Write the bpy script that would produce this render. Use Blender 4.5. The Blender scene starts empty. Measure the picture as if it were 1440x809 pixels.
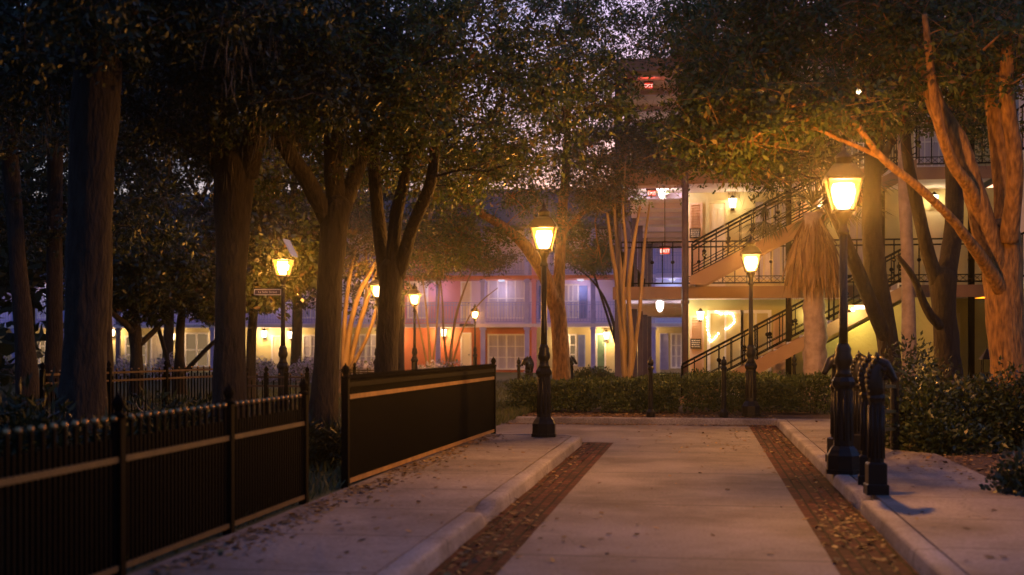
import bpy, math, random
import numpy as np
from mathutils import Vector, Matrix, noise as mnoise
random.seed(7); RNG = np.random.default_rng(11)
SC = bpy.context.scene
COL = SC.collection
# ------------------------------------------------------------------ survey helpers
YAW = math.radians(8.34); F = 1800.0; EYE = 1.5; HOR = 487.0
CA, SA = math.cos(YAW), math.sin(YAW)
def P(px, D, py=None, z=0.0):
    """Bearing px and distance D along the view -> world point."""
    t = (px-720)/F
    zz = z if py is None else EYE-(py-HOR)/F*D
    return Vector((-D*SA+t*D*CA, D*CA+t*D*SA, zz))
def DY(px, Y): return Y/(CA+(px-720)/F*SA)
def GX(px, Y): return P(px, DY(px, Y)).x
def GZ(py, px, Y): return EYE-(py-HOR)/F*DY(px, Y)
def proj(V):
    D = -V[..., 0]*SA+V[..., 1]*CA; xc = V[..., 0]*CA+V[..., 1]*SA
    return 720+F*xc/D, HOR-(V[..., 2]-EYE)*F/D, D
# ------------------------------------------------------------------ materials
def mat(name, c1, c2=None, scale=6, rough=.75, bump=0, bscale=None, spec=.4, metal=0, island=None, transl=0, detail=5, stretch=None):
    m = bpy.data.materials.new(name); m.use_nodes = True
    nt = m.node_tree; N = nt.nodes; L = nt.links; b = N['Principled BSDF']
    b.inputs['Roughness'].default_value = rough; b.inputs['Metallic'].default_value = metal
    b.inputs['Specular IOR Level'].default_value = spec
    tc = N.new('ShaderNodeTexCoord'); vec = tc.outputs['Object']
    if stretch:
        mp = N.new('ShaderNodeMapping'); mp.inputs['Scale'].default_value = stretch
        L.new(vec, mp.inputs[0]); vec = mp.outputs[0]
    src = None
    if island:
        g = N.new('ShaderNodeNewGeometry'); r = N.new('ShaderNodeValToRGB')
        e = r.color_ramp.elements
        while len(e) < len(island): e.new(.5)
        for i, (p, c) in enumerate(island): e[i].position = p; e[i].color = (*c, 1)
        L.new(g.outputs['Random Per Island'], r.inputs[0]); src = r.outputs[0]
    elif c2 is not None:
        n = N.new('ShaderNodeTexNoise'); n.inputs['Scale'].default_value = scale; n.inputs['Detail'].default_value = detail
        L.new(vec, n.inputs['Vector'])
        r = N.new('ShaderNodeValToRGB'); r.color_ramp.elements[0].position = .3; r.color_ramp.elements[1].position = .7
        r.color_ramp.elements[0].color = (*c1, 1); r.color_ramp.elements[1].color = (*c2, 1)
        L.new(n.outputs[0], r.inputs[0]); src = r.outputs[0]
    if src: L.new(src, b.inputs['Base Color'])
    else: b.inputs['Base Color'].default_value = (*c1, 1)
    if bump:
        n2 = N.new('ShaderNodeTexNoise'); n2.inputs['Scale'].default_value = bscale or 40; n2.inputs['Detail'].default_value = 6
        L.new(vec, n2.inputs['Vector'])
        bp = N.new('ShaderNodeBump'); bp.inputs['Strength'].default_value = bump; bp.inputs['Distance'].default_value = .04 if bump >= 1 else .02
        L.new(n2.outputs[0], bp.inputs['Height']); L.new(bp.outputs[0], b.inputs['Normal'])
    if transl:
        t = N.new('ShaderNodeBsdfTranslucent'); mx = N.new('ShaderNodeMixShader'); mx.inputs[0].default_value = transl
        if src: L.new(src, t.inputs[0])
        else: t.inputs[0].default_value = (*c1, 1)
        L.new(b.outputs[0], mx.inputs[1]); L.new(t.outputs[0], mx.inputs[2])
        L.new(mx.outputs[0], N['Material Output'].inputs['Surface'])
    return m
def glow(name, c, s, see=0.0):
    """A pane or bulb that gives off light; see = share of light let through."""
    m = bpy.data.materials.new(name); m.use_nodes = True; nt = m.node_tree; N = nt.nodes; L = nt.links
    N.remove(N['Principled BSDF'])
    e = N.new('ShaderNodeEmission'); e.inputs[0].default_value = (*c, 1); e.inputs[1].default_value = s
    if see:
        t = N.new('ShaderNodeBsdfTransparent'); t.inputs[0].default_value = (see, see, see, 1)
        a = N.new('ShaderNodeAddShader'); L.new(e.outputs[0], a.inputs[0]); L.new(t.outputs[0], a.inputs[1])
        L.new(a.outputs[0], N['Material Output'].inputs['Surface'])
    else: L.new(e.outputs[0], N['Material Output'].inputs['Surface'])
    m.cycles.emission_sampling = 'NONE' if see else 'AUTO'
    return m
def paving(name, c1, c2, joints, jw=.022, dirt=(.05, .045, .04), bump=.25, xj=()):
    """Cast concrete: mottled, stained, with expansion joints every `joints` metres and hairline cracks."""
    m = mat(name, c1, c2, scale=1.3, rough=.82, bump=bump, bscale=70, spec=.3, detail=8)
    nt = m.node_tree; N = nt.nodes; L = nt.links; b = N['Principled BSDF']
    src = b.inputs['Base Color'].links[0].from_socket
    tc = N.new('ShaderNodeTexCoord'); sx = N.new('ShaderNodeSeparateXYZ'); L.new(tc.outputs['Object'], sx.inputs[0])
    def mth(op, a, bb=None):
        n = N.new('ShaderNodeMath'); n.operation = op
        for i, v in enumerate((a, bb)):
            if v is None: continue
            if hasattr(v, 'links'): L.new(v, n.inputs[i])
            else: n.inputs[i].default_value = v
        return n.outputs[0]
    wob = N.new('ShaderNodeTexNoise'); wob.inputs['Scale'].default_value = 3
    L.new(tc.outputs['Object'], wob.inputs[0])
    yy = mth('ADD', sx.outputs[1], mth('MULTIPLY', wob.outputs[0], .03))
    mask = mth('LESS_THAN', mth('ABSOLUTE', mth('SUBTRACT', mth('PINGPONG', yy, joints/2), 0)), jw/2)
    for x in xj:
        mask = mth('MAXIMUM', mask, mth('LESS_THAN', mth('ABSOLUTE', mth('SUBTRACT', sx.outputs[0], x)), jw/2))
    vo = N.new('ShaderNodeTexVoronoi'); vo.feature = 'DISTANCE_TO_EDGE'; vo.inputs['Scale'].default_value = .33
    w2 = N.new('ShaderNodeTexNoise'); w2.inputs['Scale'].default_value = 2.2; w2.inputs['Detail'].default_value = 6
    L.new(tc.outputs['Object'], w2.inputs[0])
    vm = N.new('ShaderNodeVectorMath'); vm.operation = 'MULTIPLY_ADD'; vm.inputs[1].default_value = (.5, .5, .5)
    L.new(w2.outputs[1], vm.inputs[0]); L.new(tc.outputs['Object'], vm.inputs[2]); L.new(vm.outputs[0], vo.inputs['Vector'])
    crack = mth('MULTIPLY', mth('LESS_THAN', vo.outputs['Distance'], .0022), .5)
    mask = mth('MAXIMUM', mask, crack)
    st = N.new('ShaderNodeTexNoise'); st.inputs['Scale'].default_value = .55; st.inputs['Detail'].default_value = 7; st.inputs['Roughness'].default_value = .7
    L.new(tc.outputs['Object'], st.inputs[0])
    rr = N.new('ShaderNodeValToRGB'); rr.color_ramp.elements[0].position = .42; rr.color_ramp.elements[1].position = .68
    rr.color_ramp.elements[0].color = (1, 1, 1, 1); rr.color_ramp.elements[1].color = (.4, .37, .36, 1); L.new(st.outputs[0], rr.inputs[0])
    mu = N.new('ShaderNodeMix'); mu.data_type = 'RGBA'; mu.blend_type = 'MULTIPLY'; mu.inputs[0].default_value = 1
    L.new(src, mu.inputs[6]); L.new(rr.outputs[0], mu.inputs[7])
    gr = N.new('ShaderNodeTexNoise'); gr.inputs['Scale'].default_value = 38; gr.inputs['Detail'].default_value = 4; L.new(tc.outputs['Object'], gr.inputs[0])
    g2 = N.new('ShaderNodeValToRGB'); g2.color_ramp.elements[0].position = .3; g2.color_ramp.elements[1].position = .62
    g2.color_ramp.elements[0].color = (.62, .6, .58, 1); g2.color_ramp.elements[1].color = (1.08, 1.08, 1.08, 1); L.new(gr.outputs[0], g2.inputs[0])
    m3 = N.new('ShaderNodeMix'); m3.data_type = 'RGBA'; m3.blend_type = 'MULTIPLY'; m3.inputs[0].default_value = 1
    L.new(mu.outputs[2], m3.inputs[6]); L.new(g2.outputs[0], m3.inputs[7]); mu = m3
    mx = N.new('ShaderNodeMix'); mx.data_type = 'RGBA'; L.new(mask, mx.inputs[0]); L.new(mu.outputs[2], mx.inputs[6]); mx.inputs[7].default_value = (*dirt, 1)
    L.new(mx.outputs[2], b.inputs['Base Color'])
    return m
def brickmat(name):
    m = mat(name, (.1, .04, .03), rough=.9, spec=.08); nt = m.node_tree; N = nt.nodes; L = nt.links; b = N['Principled BSDF']
    tc = N.new('ShaderNodeTexCoord'); mp = N.new('ShaderNodeMapping'); mp.inputs['Rotation'].default_value = (0, 0, math.pi/2)
    L.new(tc.outputs['Object'], mp.inputs[0])
    br = N.new('ShaderNodeTexBrick'); L.new(mp.outputs[0], br.inputs['Vector'])
    br.inputs['Scale'].default_value = 1; br.inputs['Brick Width'].default_value = .2; br.inputs['Row Height'].default_value = .1
    br.inputs['Mortar Size'].default_value = .012; br.inputs['Mortar Smooth'].default_value = .3
    br.inputs['Color1'].default_value = (.1, .03, .022, 1); br.inputs['Color2'].default_value = (.04, .015, .013, 1); br.inputs['Mortar'].default_value = (.012, .01, .009, 1)
    n = N.new('ShaderNodeTexNoise'); n.inputs['Scale'].default_value = 3; n.inputs['Detail'].default_value = 6; L.new(tc.outputs['Object'], n.inputs[0])
    r = N.new('ShaderNodeValToRGB'); r.color_ramp.elements[0].color = (.45, .42, .4, 1); r.color_ramp.elements[1].color = (1.25, 1.2, 1.15, 1); L.new(n.outputs[0], r.inputs[0])
    mu = N.new('ShaderNodeMix'); mu.data_type = 'RGBA'; mu.blend_type = 'MULTIPLY'; mu.inputs[0].default_value = 1
    L.new(br.outputs[0], mu.inputs[6]); L.new(r.outputs[0], mu.inputs[7]); L.new(mu.outputs[2], b.inputs['Base Color'])
    bp = N.new('ShaderNodeBump'); bp.inputs['Strength'].default_value = .8; bp.inputs['Distance'].default_value = .012; bp.invert = True
    L.new(br.outputs['Fac'], bp.inputs['Height']); L.new(bp.outputs[0], b.inputs['Normal'])
    return m
M = {}
M['iron'] = mat('black_iron_paint', (.004, .004, .004), (.008, .0075, .007), scale=14, rough=.36, bump=.12, bscale=60, spec=.22)
M['iron_dull'] = mat('matt_black_iron', (.0014, .0013, .0012), (.0032, .0028, .0024), scale=20, rough=.65, bump=.1, bscale=50, spec=.035)
M['finialglint'] = mat('finial_gold_glint', (.3, .17, .06), (.42, .25, .1), scale=20, rough=.3, metal=.85)  # gold lamp glints on the ball finials, put into the metal colour
M['dimrail'] = mat('dim_highlight_rail', (.05, .028, .01), (.1, .058, .02), scale=9, rough=.5, bump=.15)  # dim copy of the amber lamp highlight painted on the fence rails
M['litrail'] = mat('amber_highlight_rail', (.16, .085, .022), (.34, .19, .055), scale=9, rough=.45, bump=.15)  # amber lamp highlight along the rails, put into their colour
M['road'] = paving('road_concrete', (.125, .112, .11), (.2, .18, .175), 3.05, jw=.045)
M['walk'] = paving('walk_concrete', (.16, .14, .133), (.24, .215, .203), 1.52, jw=.03)
M['kerbm'] = paving('kerb_concrete', (.21, .195, .19), (.3, .28, .27), 3.0)
M['brickm'] = brickmat('brick_paving')
M['soil'] = mat('mulch_soil', (.03, .018, .01), (.09, .055, .03), scale=22, rough=.95, bump=.9, bscale=45)
M['lawn'] = mat('park_lawn', (.025, .035, .012), (.05, .065, .02), scale=5, rough=.95, bump=.8, bscale=60)
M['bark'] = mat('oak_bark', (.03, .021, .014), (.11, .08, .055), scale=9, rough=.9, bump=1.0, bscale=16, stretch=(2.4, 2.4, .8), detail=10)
M['barkd'] = mat('dark_bark', (.008, .006, .0045), (.03, .022, .015), scale=8, rough=.92, bump=1.0, bscale=12, stretch=(2.2, 2.2, .6), detail=8)  # shaded copy of the oak bark, silhouette dark put into the colour
M['barklit'] = mat('lamplit_bark', (.1, .05, .016), (.37, .19, .055), scale=9, rough=.88, bump=1.0, bscale=11, stretch=(2.2, 2.2, .6), detail=8)  # lit copy of the oak bark, lamplight orange put into the colour
M['barks'] = mat('smooth_pale_bark', (.15, .1, .045), (.3, .205, .085), scale=4, rough=.75, bump=.35, bscale=14, stretch=(2, 2, .35))
M['barkp'] = mat('pinkish_bark', (.2, .15, .125), (.34, .27, .23), scale=6, rough=.85, bump=.5, bscale=18)
LF = dict(rough=.5, spec=.35)
M['oakleaf'] = mat('oak_leaf', (.05, .06, .02), island=[(0, (.026, .046, .012)), (.45, (.048, .08, .018)), (.82, (.085, .11, .022)), (.95, (.14, .105, .024)), (1, (.16, .075, .022))], transl=.35, **LF)
M['darkleaf'] = mat('dark_leaf', (.02, .03, .01), island=[(0, (.008, .016, .006)), (.6, (.017, .03, .009)), (1, (.034, .045, .012))], transl=.2, **LF)
M['magleaf'] = mat('magnolia_leaf', (.03, .04, .015), island=[(0, (.02, .032, .012)), (.6, (.04, .055, .016)), (.85, (.07, .08, .02)), (1, (.13, .075, .03))], rough=.3, spec=.5, transl=.15)
M['crapeleaf'] = mat('crape_myrtle_leaf', (.06, .07, .025), island=[(0, (.045, .06, .022)), (.6, (.08, .085, .03)), (.85, (.13, .1, .035)), (1, (.2, .1, .04))], transl=.35, **LF)
M['shrubleaf'] = mat('shrub_leaf', (.04, .05, .02), island=[(0, (.01, .02, .007)), (.6, (.022, .036, .011)), (.93, (.04, .055, .016)), (1, (.08, .06, .025))], rough=.4, spec=.4, transl=.18)
M['hedgeleaf'] = mat('hedge_leaf', (.05, .06, .02), island=[(0, (.022, .04, .011)), (.7, (.05, .078, .018)), (1, (.1, .11, .03))], transl=.25, **LF)
M['grassblade'] = mat('grass_blade', (.05, .07, .02), island=[(0, (.03, .045, .014)), (.7, (.06, .08, .022)), (1, (.1, .09, .04))], transl=.3, **LF)
M['paleflower'] = mat('pale_flower', (.4, .38, .5), island=[(0, (.1, .14, .06)), (.3, (.16, .19, .12)), (.5, (.42, .4, .55)), (1, (.62, .6, .72))], transl=.3, **LF)
M['deadleaf'] = mat('dead_leaf', (.12, .07, .03), island=[(0, (.05, .028, .012)), (.5, (.13, .07, .025)), (.85, (.24, .13, .035)), (1, (.34, .22, .07))], rough=.7, transl=.15)
M['frond'] = mat('palm_frond', (.05, .06, .02), island=[(0, (.035, .05, .018)), (.7, (.08, .09, .03)), (1, (.15, .12, .05))], transl=.2, **LF)
M['deadfrond'] = mat('dry_palm_frond', (.2, .12, .06), island=[(0, (.11, .062, .03)), (.6, (.22, .13, .06)), (1, (.36, .23, .11))], transl=.15, rough=.7)
M['moss'] = mat('spanish_moss', (.11, .1, .075), island=[(0, (.06, .055, .04)), (1, (.17, .15, .11))], transl=.3, rough=.9)
M['flame'] = glow('lantern_glass', (1, .3, .03), .17, .92)
M['mantle'] = glow('lantern_mantle', (1, .58, .22), 4, .9)
M['whiteglow'] = glow('white_lantern_glass', (1, .9, .82), .4)
M['coolglow'] = glow('gallery_light_glass', (.8, .78, 1), .1)
M['warmglow'] = glow('sconce_glass', (1, .72, .4), 1.6)
M['fairy'] = glow('fairy_bulb', (1, .7, .38), 1.5)
M['exitred'] = glow('exit_letters', (1, .5, .42), .35)
M['exitpink'] = glow('exit_face', (1, .06, .03), .12)
M['litcurtain'] = glow('lit_curtain', (1, .62, .3), .022)
M['white'] = mat('white_trim_paint', (.72, .7, .68), (.8, .78, .76), scale=3, rough=.5)
M['curtain'] = mat('net_curtain', (.4, .38, .47), (.54, .51, .6), scale=3, rough=.9, stretch=(9, 9, .4))
M['lav'] = mat('lavender_stucco', (.56, .5, .74), (.64, .58, .82), scale=1.4, rough=.85, bump=.2, bscale=50)
M['bluepost'] = mat('periwinkle_paint', (.27, .28, .6), (.35, .36, .7), scale=3, rough=.55)
M['blueshut'] = mat('blue_shutter_paint', (.16, .22, .5), (.22, .29, .6), scale=3, rough=.55)
M['orange'] = mat('terracotta_stucco', (.5, .14, .06), (.6, .19, .09), scale=1.3, rough=.85, bump=.2, bscale=50)
M['rose'] = mat('rose_stucco', (.58, .24, .3), (.66, .3, .36), scale=1.3, rough=.85, bump=.2, bscale=50)
M['cream'] = mat('cream_stucco', (.52, .46, .24), (.62, .55, .3), scale=1.4, rough=.85, bump=.2, bscale=50)
M['yellow'] = mat('yellow_stucco', (.46, .42, .15), (.56, .5, .2), scale=1.2, rough=.85, bump=.3, bscale=40)
M['olive'] = mat('yellow_green_stucco', (.4, .38, .12), (.5, .46, .17), scale=1.5, rough=.88, bump=.8, bscale=14)
M['peach'] = mat('peach_trim_paint', (.25, .15, .085), (.32, .195, .115), scale=2.5, rough=.65, bump=.1)
M['peachshut'] = mat('peach_shutter_paint', (.6, .4, .26), (.68, .47, .32), scale=3, rough=.55)
M['green'] = mat('green_door_paint', (.1, .2, .13), (.13, .25, .16), scale=3, rough=.5)
M['creamdoor'] = mat('cream_door_paint', (.66, .58, .42), (.72, .64, .48), scale=3, rough=.5)
M['purplepost'] = mat('plum_downpipe_paint', (.09, .055, .07), (.14, .09, .1), scale=4, rough=.5)
M['soffit'] = mat('pale_soffit_paint', (.6, .54, .58), (.7, .63, .66), scale=1.2, rough=.8)
M['navy'] = mat('dark_plum_paint', (.05, .04, .09), (.08, .06, .12), scale=3, rough=.5)
M['skyblue'] = mat('pale_blue_siding', (.4, .5, .68), (.5, .6, .75), scale=1.4, rough=.7)
M['glassdark'] = mat('window_glass', (.08, .08, .1), (.14, .13, .16), scale=1.2, rough=.08, spec=.6)
M['plaque'] = mat('black_plaque', (.012, .01, .012), rough=.35)
M['plaquetext'] = mat('plaque_lettering', (.6, .55, .45), rough=.5)
M['signface'] = mat('street_sign_face', (.06, .035, .04), (.08, .05, .05), rough=.35)
M['signtext'] = mat('street_sign_lettering', (.8, .75, .7), rough=.5)
M['roofm'] = mat('roof_shingle', (.05, .045, .05), (.1, .09, .09), scale=6, rough=.9, bump=.4)
M['wood'] = mat('weathered_wood', (.16, .1, .06), (.26, .17, .1), scale=8, rough=.7, bump=.3)
# ------------------------------------------------------------------ mesh helpers
class MB:
    def __init__(s): s.v = []; s.f = []; s.m = []; s.sm = []; s.mi = 0
    def add(s, vs, fs, smooth=False):
        o = len(s.v); s.v += [tuple(v) for v in vs]
        s.f += [tuple(i+o for i in f) for f in fs]; s.m += [s.mi]*len(fs); s.sm += [smooth]*len(fs)
    def box(s, x0, x1, y0, y1, z0, z1, c=0.0):
        if c <= 0:
            s.add([(x, y, z) for z in (z0, z1) for y in (y0, y1) for x in (x0, x1)],
                  [(0, 2, 3, 1), (4, 5, 7, 6), (0, 1, 5, 4), (2, 6, 7, 3), (0, 4, 6, 2), (1, 3, 7, 5)])
        else:                                     # chamfered top edge
            vs = [(x, y, z0) for y in (y0, y1) for x in (x0, x1)]+[(x, y, z1-c) for y in (y0, y1) for x in (x0, x1)] + \
                 [(x, y, z1) for y in (y0+c, y1-c) for x in (x0+c, x1-c)]
            fs = [(0, 2, 3, 1), (8, 9, 11, 10)]
            for a in (0, 4): fs += [(a, a+1, a+5, a+4), (a+2, a+6, a+7, a+3), (a, a+4, a+6, a+2), (a+1, a+3, a+7, a+5)]
            s.add(vs, fs)
    def bar(s, a, b, w, h=None):                  # rectangular bar from a to b
        a = Vector(a); b = Vector(b); h = h or w; d = (b-a).normalized()
        u = d.cross(Vector((0, 0, 1)));  u = Vector((1, 0, 0)) if u.length < 1e-4 else u.normalized(); n = u.cross(d).normalized()
        vs = [p+u*i*w/2+n*j*h/2 for p in (a, b) for j in (-1, 1) for i in (-1, 1)]
        s.add(vs, [(0, 2, 3, 1), (4, 5, 7, 6), (0, 1, 5, 4), (2, 6, 7, 3), (0, 4, 6, 2), (1, 3, 7, 5)])
    def tube(s, pts, rad, n=8, smooth=True, rough=0, cap=True):
        pts = [Vector(p) for p in pts]; rings = []; prev = None
        for i, p in enumerate(pts):
            d = (pts[min(i+1, len(pts)-1)]-pts[max(i-1, 0)]).normalized()
            if prev is None:
                u = d.orthogonal().normalized()
            else:
                u = (prev-d*prev.dot(d)); u = d.orthogonal() if u.length < 1e-5 else u; u.normalize()
            prev = u; w = d.cross(u); r = rad[i] if hasattr(rad, '__len__') else rad
            ring = []
            for k in range(n):
                a = 2*math.pi*k/n; dv = u*math.cos(a)+w*math.sin(a)
                rr = r
                if rough:
                    q = p+dv*r
                    rr = r*(1+rough*(mnoise.noise(Vector((q.x*3.1, q.y*3.1, q.z*.8)))+.55*mnoise.noise(Vector((q.x*8, q.y*8, q.z*2)))+.4*mnoise.noise(Vector((q.x*19, q.y*19, q.z*3)))))
                ring.append(p+dv*rr)
            rings.append(ring)
        vs = [v for r in rings for v in r]; fs = []
        for i in range(len(rings)-1):
            for k in range(n): fs.append((i*n+k, i*n+(k+1) % n, (i+1)*n+(k+1) % n, (i+1)*n+k))
        if cap: fs += [tuple(range(n-1, -1, -1)), tuple(range((len(rings)-1)*n, len(rings)*n))]
        s.add(vs, fs, smooth)
    def lathe(s, prof, n=12, c=(0, 0, 0), smooth=False, rot=0):
        c = Vector(c); vs = []; fs = []
        for r, z in prof:
            for k in range(n):
                a = 2*math.pi*k/n+rot; vs.append(c+Vector((r*math.cos(a), r*math.sin(a), z)))
        for i in range(len(prof)-1):
            for k in range(n): fs.append((i*n+k, i*n+(k+1) % n, (i+1)*n+(k+1) % n, (i+1)*n+k))
        fs += [tuple(range(n-1, -1, -1)), tuple(range((len(prof)-1)*n, len(prof)*n))]
        s.add(vs, fs, smooth)
    def ball(s, c, r, n=8, sz=1):
        s.lathe([(max(r*math.sin(math.pi*i/6), .0006), -r*sz*math.cos(math.pi*i/6)) for i in range(7)], n, c, True)
    def build(s, name, mats, parent=None, at=None):
        me = bpy.data.meshes.new(name); me.from_pydata(s.v, [], s.f)
        for m in (mats if isinstance(mats, (list, tuple)) else [mats]): me.materials.append(m)
        me.polygons.foreach_set('material_index', s.m); me.polygons.foreach_set('use_smooth', s.sm); me.update()
        o = bpy.data.objects.new(name, me); COL.objects.link(o)
        if parent:
            o.parent = parent
            if at is None:
                p = parent; off = Vector()
                while p: off -= p.location; p = p.parent
                o.location = off                       # mesh given in world metres
            else: o.location = at
        elif at is not None: o.location = at
        return o
def quads(name, V, m, parent=None):
    """V (N,4,3): N separate leaf-like faces."""
    n = len(V); me = bpy.data.meshes.new(name)
    me.vertices.add(4*n); me.vertices.foreach_set('co', np.ascontiguousarray(V, dtype=np.float32).ravel())
    me.loops.add(4*n); me.loops.foreach_set('vertex_index', np.arange(4*n, dtype=np.int32))
    me.polygons.add(n); me.polygons.foreach_set('loop_start', np.arange(0, 4*n, 4, dtype=np.int32))
    me.update(calc_edges=True); me.materials.append(m)
    o = bpy.data.objects.new(name, me); COL.objects.link(o)
    if parent:
        o.parent = parent; p = parent; off = Vector()
        while p: off -= p.location; p = p.parent
        o.location = off
    return o
def unit(a): return a/np.maximum(np.linalg.norm(a, axis=-1, keepdims=True), 1e-6)
def leaves(C, L, W, droop=.25, d=None):
    """Leaf quads at C: length L, width W, random heading, slightly drooping and cupped."""
    n = len(C)
    if d is None:
        d = RNG.normal(size=(n, 3)); d[:, 2] = d[:, 2]*.55-droop
    d = unit(d); u = unit(np.cross(d, RNG.normal(size=(n, 3)))); w = np.cross(d, u)
    L = L*RNG.uniform(.45, 1.45, (n, 1)); W = W*RNG.uniform(.7, 1.2, (n, 1))
    V = np.empty((n, 4, 3)); V[:, 0] = C; V[:, 2] = C+d*L
    mid = C+d*L*.45+w*W*.12
    V[:, 1] = mid+u*W/2; V[:, 3] = mid-u*W/2
    return V
def tag(o, label=None, cat=None, group=None, kind=None):
    if label: o['label'] = label
    if cat: o['category'] = cat
    if group: o['group'] = group
    if kind: o['kind'] = kind
    return o
def empty(name, loc, label=None, cat=None, group=None, rz=0):
    o = bpy.data.objects.new(name, None); o.empty_display_size = .2; COL.objects.link(o); o.location = loc
    o.rotation_euler.z = rz
    return tag(o, label, cat, group)
def copy_tree(o, parent=None):
    c = o.copy(); COL.objects.link(c)
    if parent: c.parent = parent
    for ch in list(o.children): copy_tree(ch, c)
    return c
def lamp(name, loc, power, col, r=.05, parent=None):
    d = bpy.data.lights.new(name, 'POINT'); d.energy = power; d.color = col; d.shadow_soft_size = r
    o = bpy.data.objects.new(name, d); COL.objects.link(o); o.location = loc
    if parent: o.parent = parent
    return o
def text_mesh(name, s, size, m, parent, loc, rot, depth=.002):
    cu = bpy.data.curves.new(name, 'FONT'); cu.body = s; cu.size = size; cu.align_x = 'CENTER'; cu.align_y = 'CENTER'; cu.extrude = depth
    t = bpy.data.objects.new(name+'_tmp', cu); COL.objects.link(t)
    dg = bpy.context.evaluated_depsgraph_get(); me = bpy.data.meshes.new_from_object(t.evaluated_get(dg))
    bpy.data.objects.remove(t); me.materials.clear(); me.materials.append(m)
    o = bpy.data.objects.new(name, me); COL.objects.link(o); o.parent = parent; o.location = loc; o.rotation_euler = rot
    return o
# ------------------------------------------------------------------ camera, sky
cam_d = bpy.data.cameras.new('camera'); cam = bpy.data.objects.new('camera', cam_d); COL.objects.link(cam)
cam.location = (0, 0, EYE); cam.rotation_euler = (math.pi/2, 0, YAW)
cam_d.sensor_width = 36; cam_d.lens = F/1440*36; cam_d.shift_y = (HOR-404.5)/1440; cam_d.clip_end = 600; cam_d.clip_start = .1
cam_d.dof.use_dof = True; cam_d.dof.focus_distance = 24; cam_d.dof.aperture_fstop = 1.4
SC.camera = cam
W = bpy.data.worlds.new('World'); SC.world = W; W.use_nodes = True
nt = W.node_tree; bg = nt.nodes['Background']
sky = nt.nodes.new('ShaderNodeTexSky'); sky.sky_type = 'NISHITA'; sky.sun_disc = False
SUN_EL, SUN_AZ = math.radians(1.0), math.radians(8)
sky.sun_elevation = SUN_EL; sky.sun_rotation = SUN_AZ; sky.air_density = 1.2; sky.dust_density = 2.0; sky.ozone_density = 3.0
tint = nt.nodes.new('ShaderNodeMix'); tint.data_type = 'RGBA'; tint.blend_type = 'MULTIPLY'; tint.inputs[0].default_value = 1
tint.inputs[7].default_value = (.92, .86, 1.15, 1)
nt.links.new(sky.outputs[0], tint.inputs[6]); nt.links.new(tint.outputs[2], bg.inputs[0]); bg.inputs[1].default_value = .095
sd = bpy.data.lights.new('sun', 'SUN'); sd.energy = .004; sd.angle = math.radians(25); sd.color = (1, .62, .6)
so = bpy.data.objects.new('sun', sd); COL.objects.link(so)
d = Vector((math.sin(SUN_AZ)*math.cos(math.radians(12)), math.cos(SUN_AZ)*math.cos(math.radians(12)), math.sin(math.radians(12))))
so.rotation_euler = d.to_track_quat('Z', 'Y').to_euler()
SC.view_settings.view_transform = 'Standard'; SC.view_settings.look = 'None'; SC.view_settings.gamma = 1; SC.view_settings.use_curve_mapping = False
SC.view_settings.exposure = 3.3
SC.render.engine = 'CYCLES'
SC.cycles.use_denoising = True; SC.cycles.denoiser = 'OPENIMAGEDENOISE'
SC.cycles.max_bounces = 6; SC.cycles.diffuse_bounces = 3; SC.cycles.glossy_bounces = 3; SC.cycles.transparent_max_bounces = 12; SC.cycles.volume_bounces = 0
SC.cycles.sample_clamp_indirect = 4; SC.cycles.caustics_reflective = False; SC.cycles.caustics_refractive = False
SC.cycles.use_light_tree = True
# ------------------------------------------------------------------ ground
def struct(name, mb, m):
    o = mb.build(name, m); o['kind'] = 'structure'; return o
KW = .17                                   # kerb width
RL, BL, BR, RR = -1.766, -1.323, .913, 1.425   # left kerb face, brick edges, right kerb face
YS = 19.9                                  # the left walk ends here
YK = 24.6                                  # far kerb face
g = MB(); g.box(-260, 260, -40, 420, -1.2, -.03); struct('ground', g, M['soil'])
g = MB(); g.box(BL, BR, -6, YS, -.03, 0); struct('road', g, M['road'])
g = MB(); g.box(-60, BR, YS, YK, -.03, .001); struct('cross_road', g, M['road'])
g = MB()
def strip(g, x0, x1, y0, y1, z0, z1, ny, sag=.006):
    vs = []; fs = []
    for j in range(ny+1):
        y = y0+(y1-y0)*j/ny
        for i, x in enumerate((x0, (x0+x1)/2, x1)):
            vs.append((x, y, z1+(mnoise.noise(Vector((x*2, y*1.3, 0)))*sag)))
    for j in range(ny):
        for i in range(2): fs.append((j*3+i, j*3+i+1, j*3+i+4, j*3+i+3))
    g.add(vs, fs, True)
strip(g, RL, BL, -6, YS, 0, .002, 90); struct('brick_gutter', g, M['brickm'])
g = MB(); strip(g, BR, RR, -6, YK, 0, .002, 100); struct('brick_gutter', g, M['brickm'])
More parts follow.
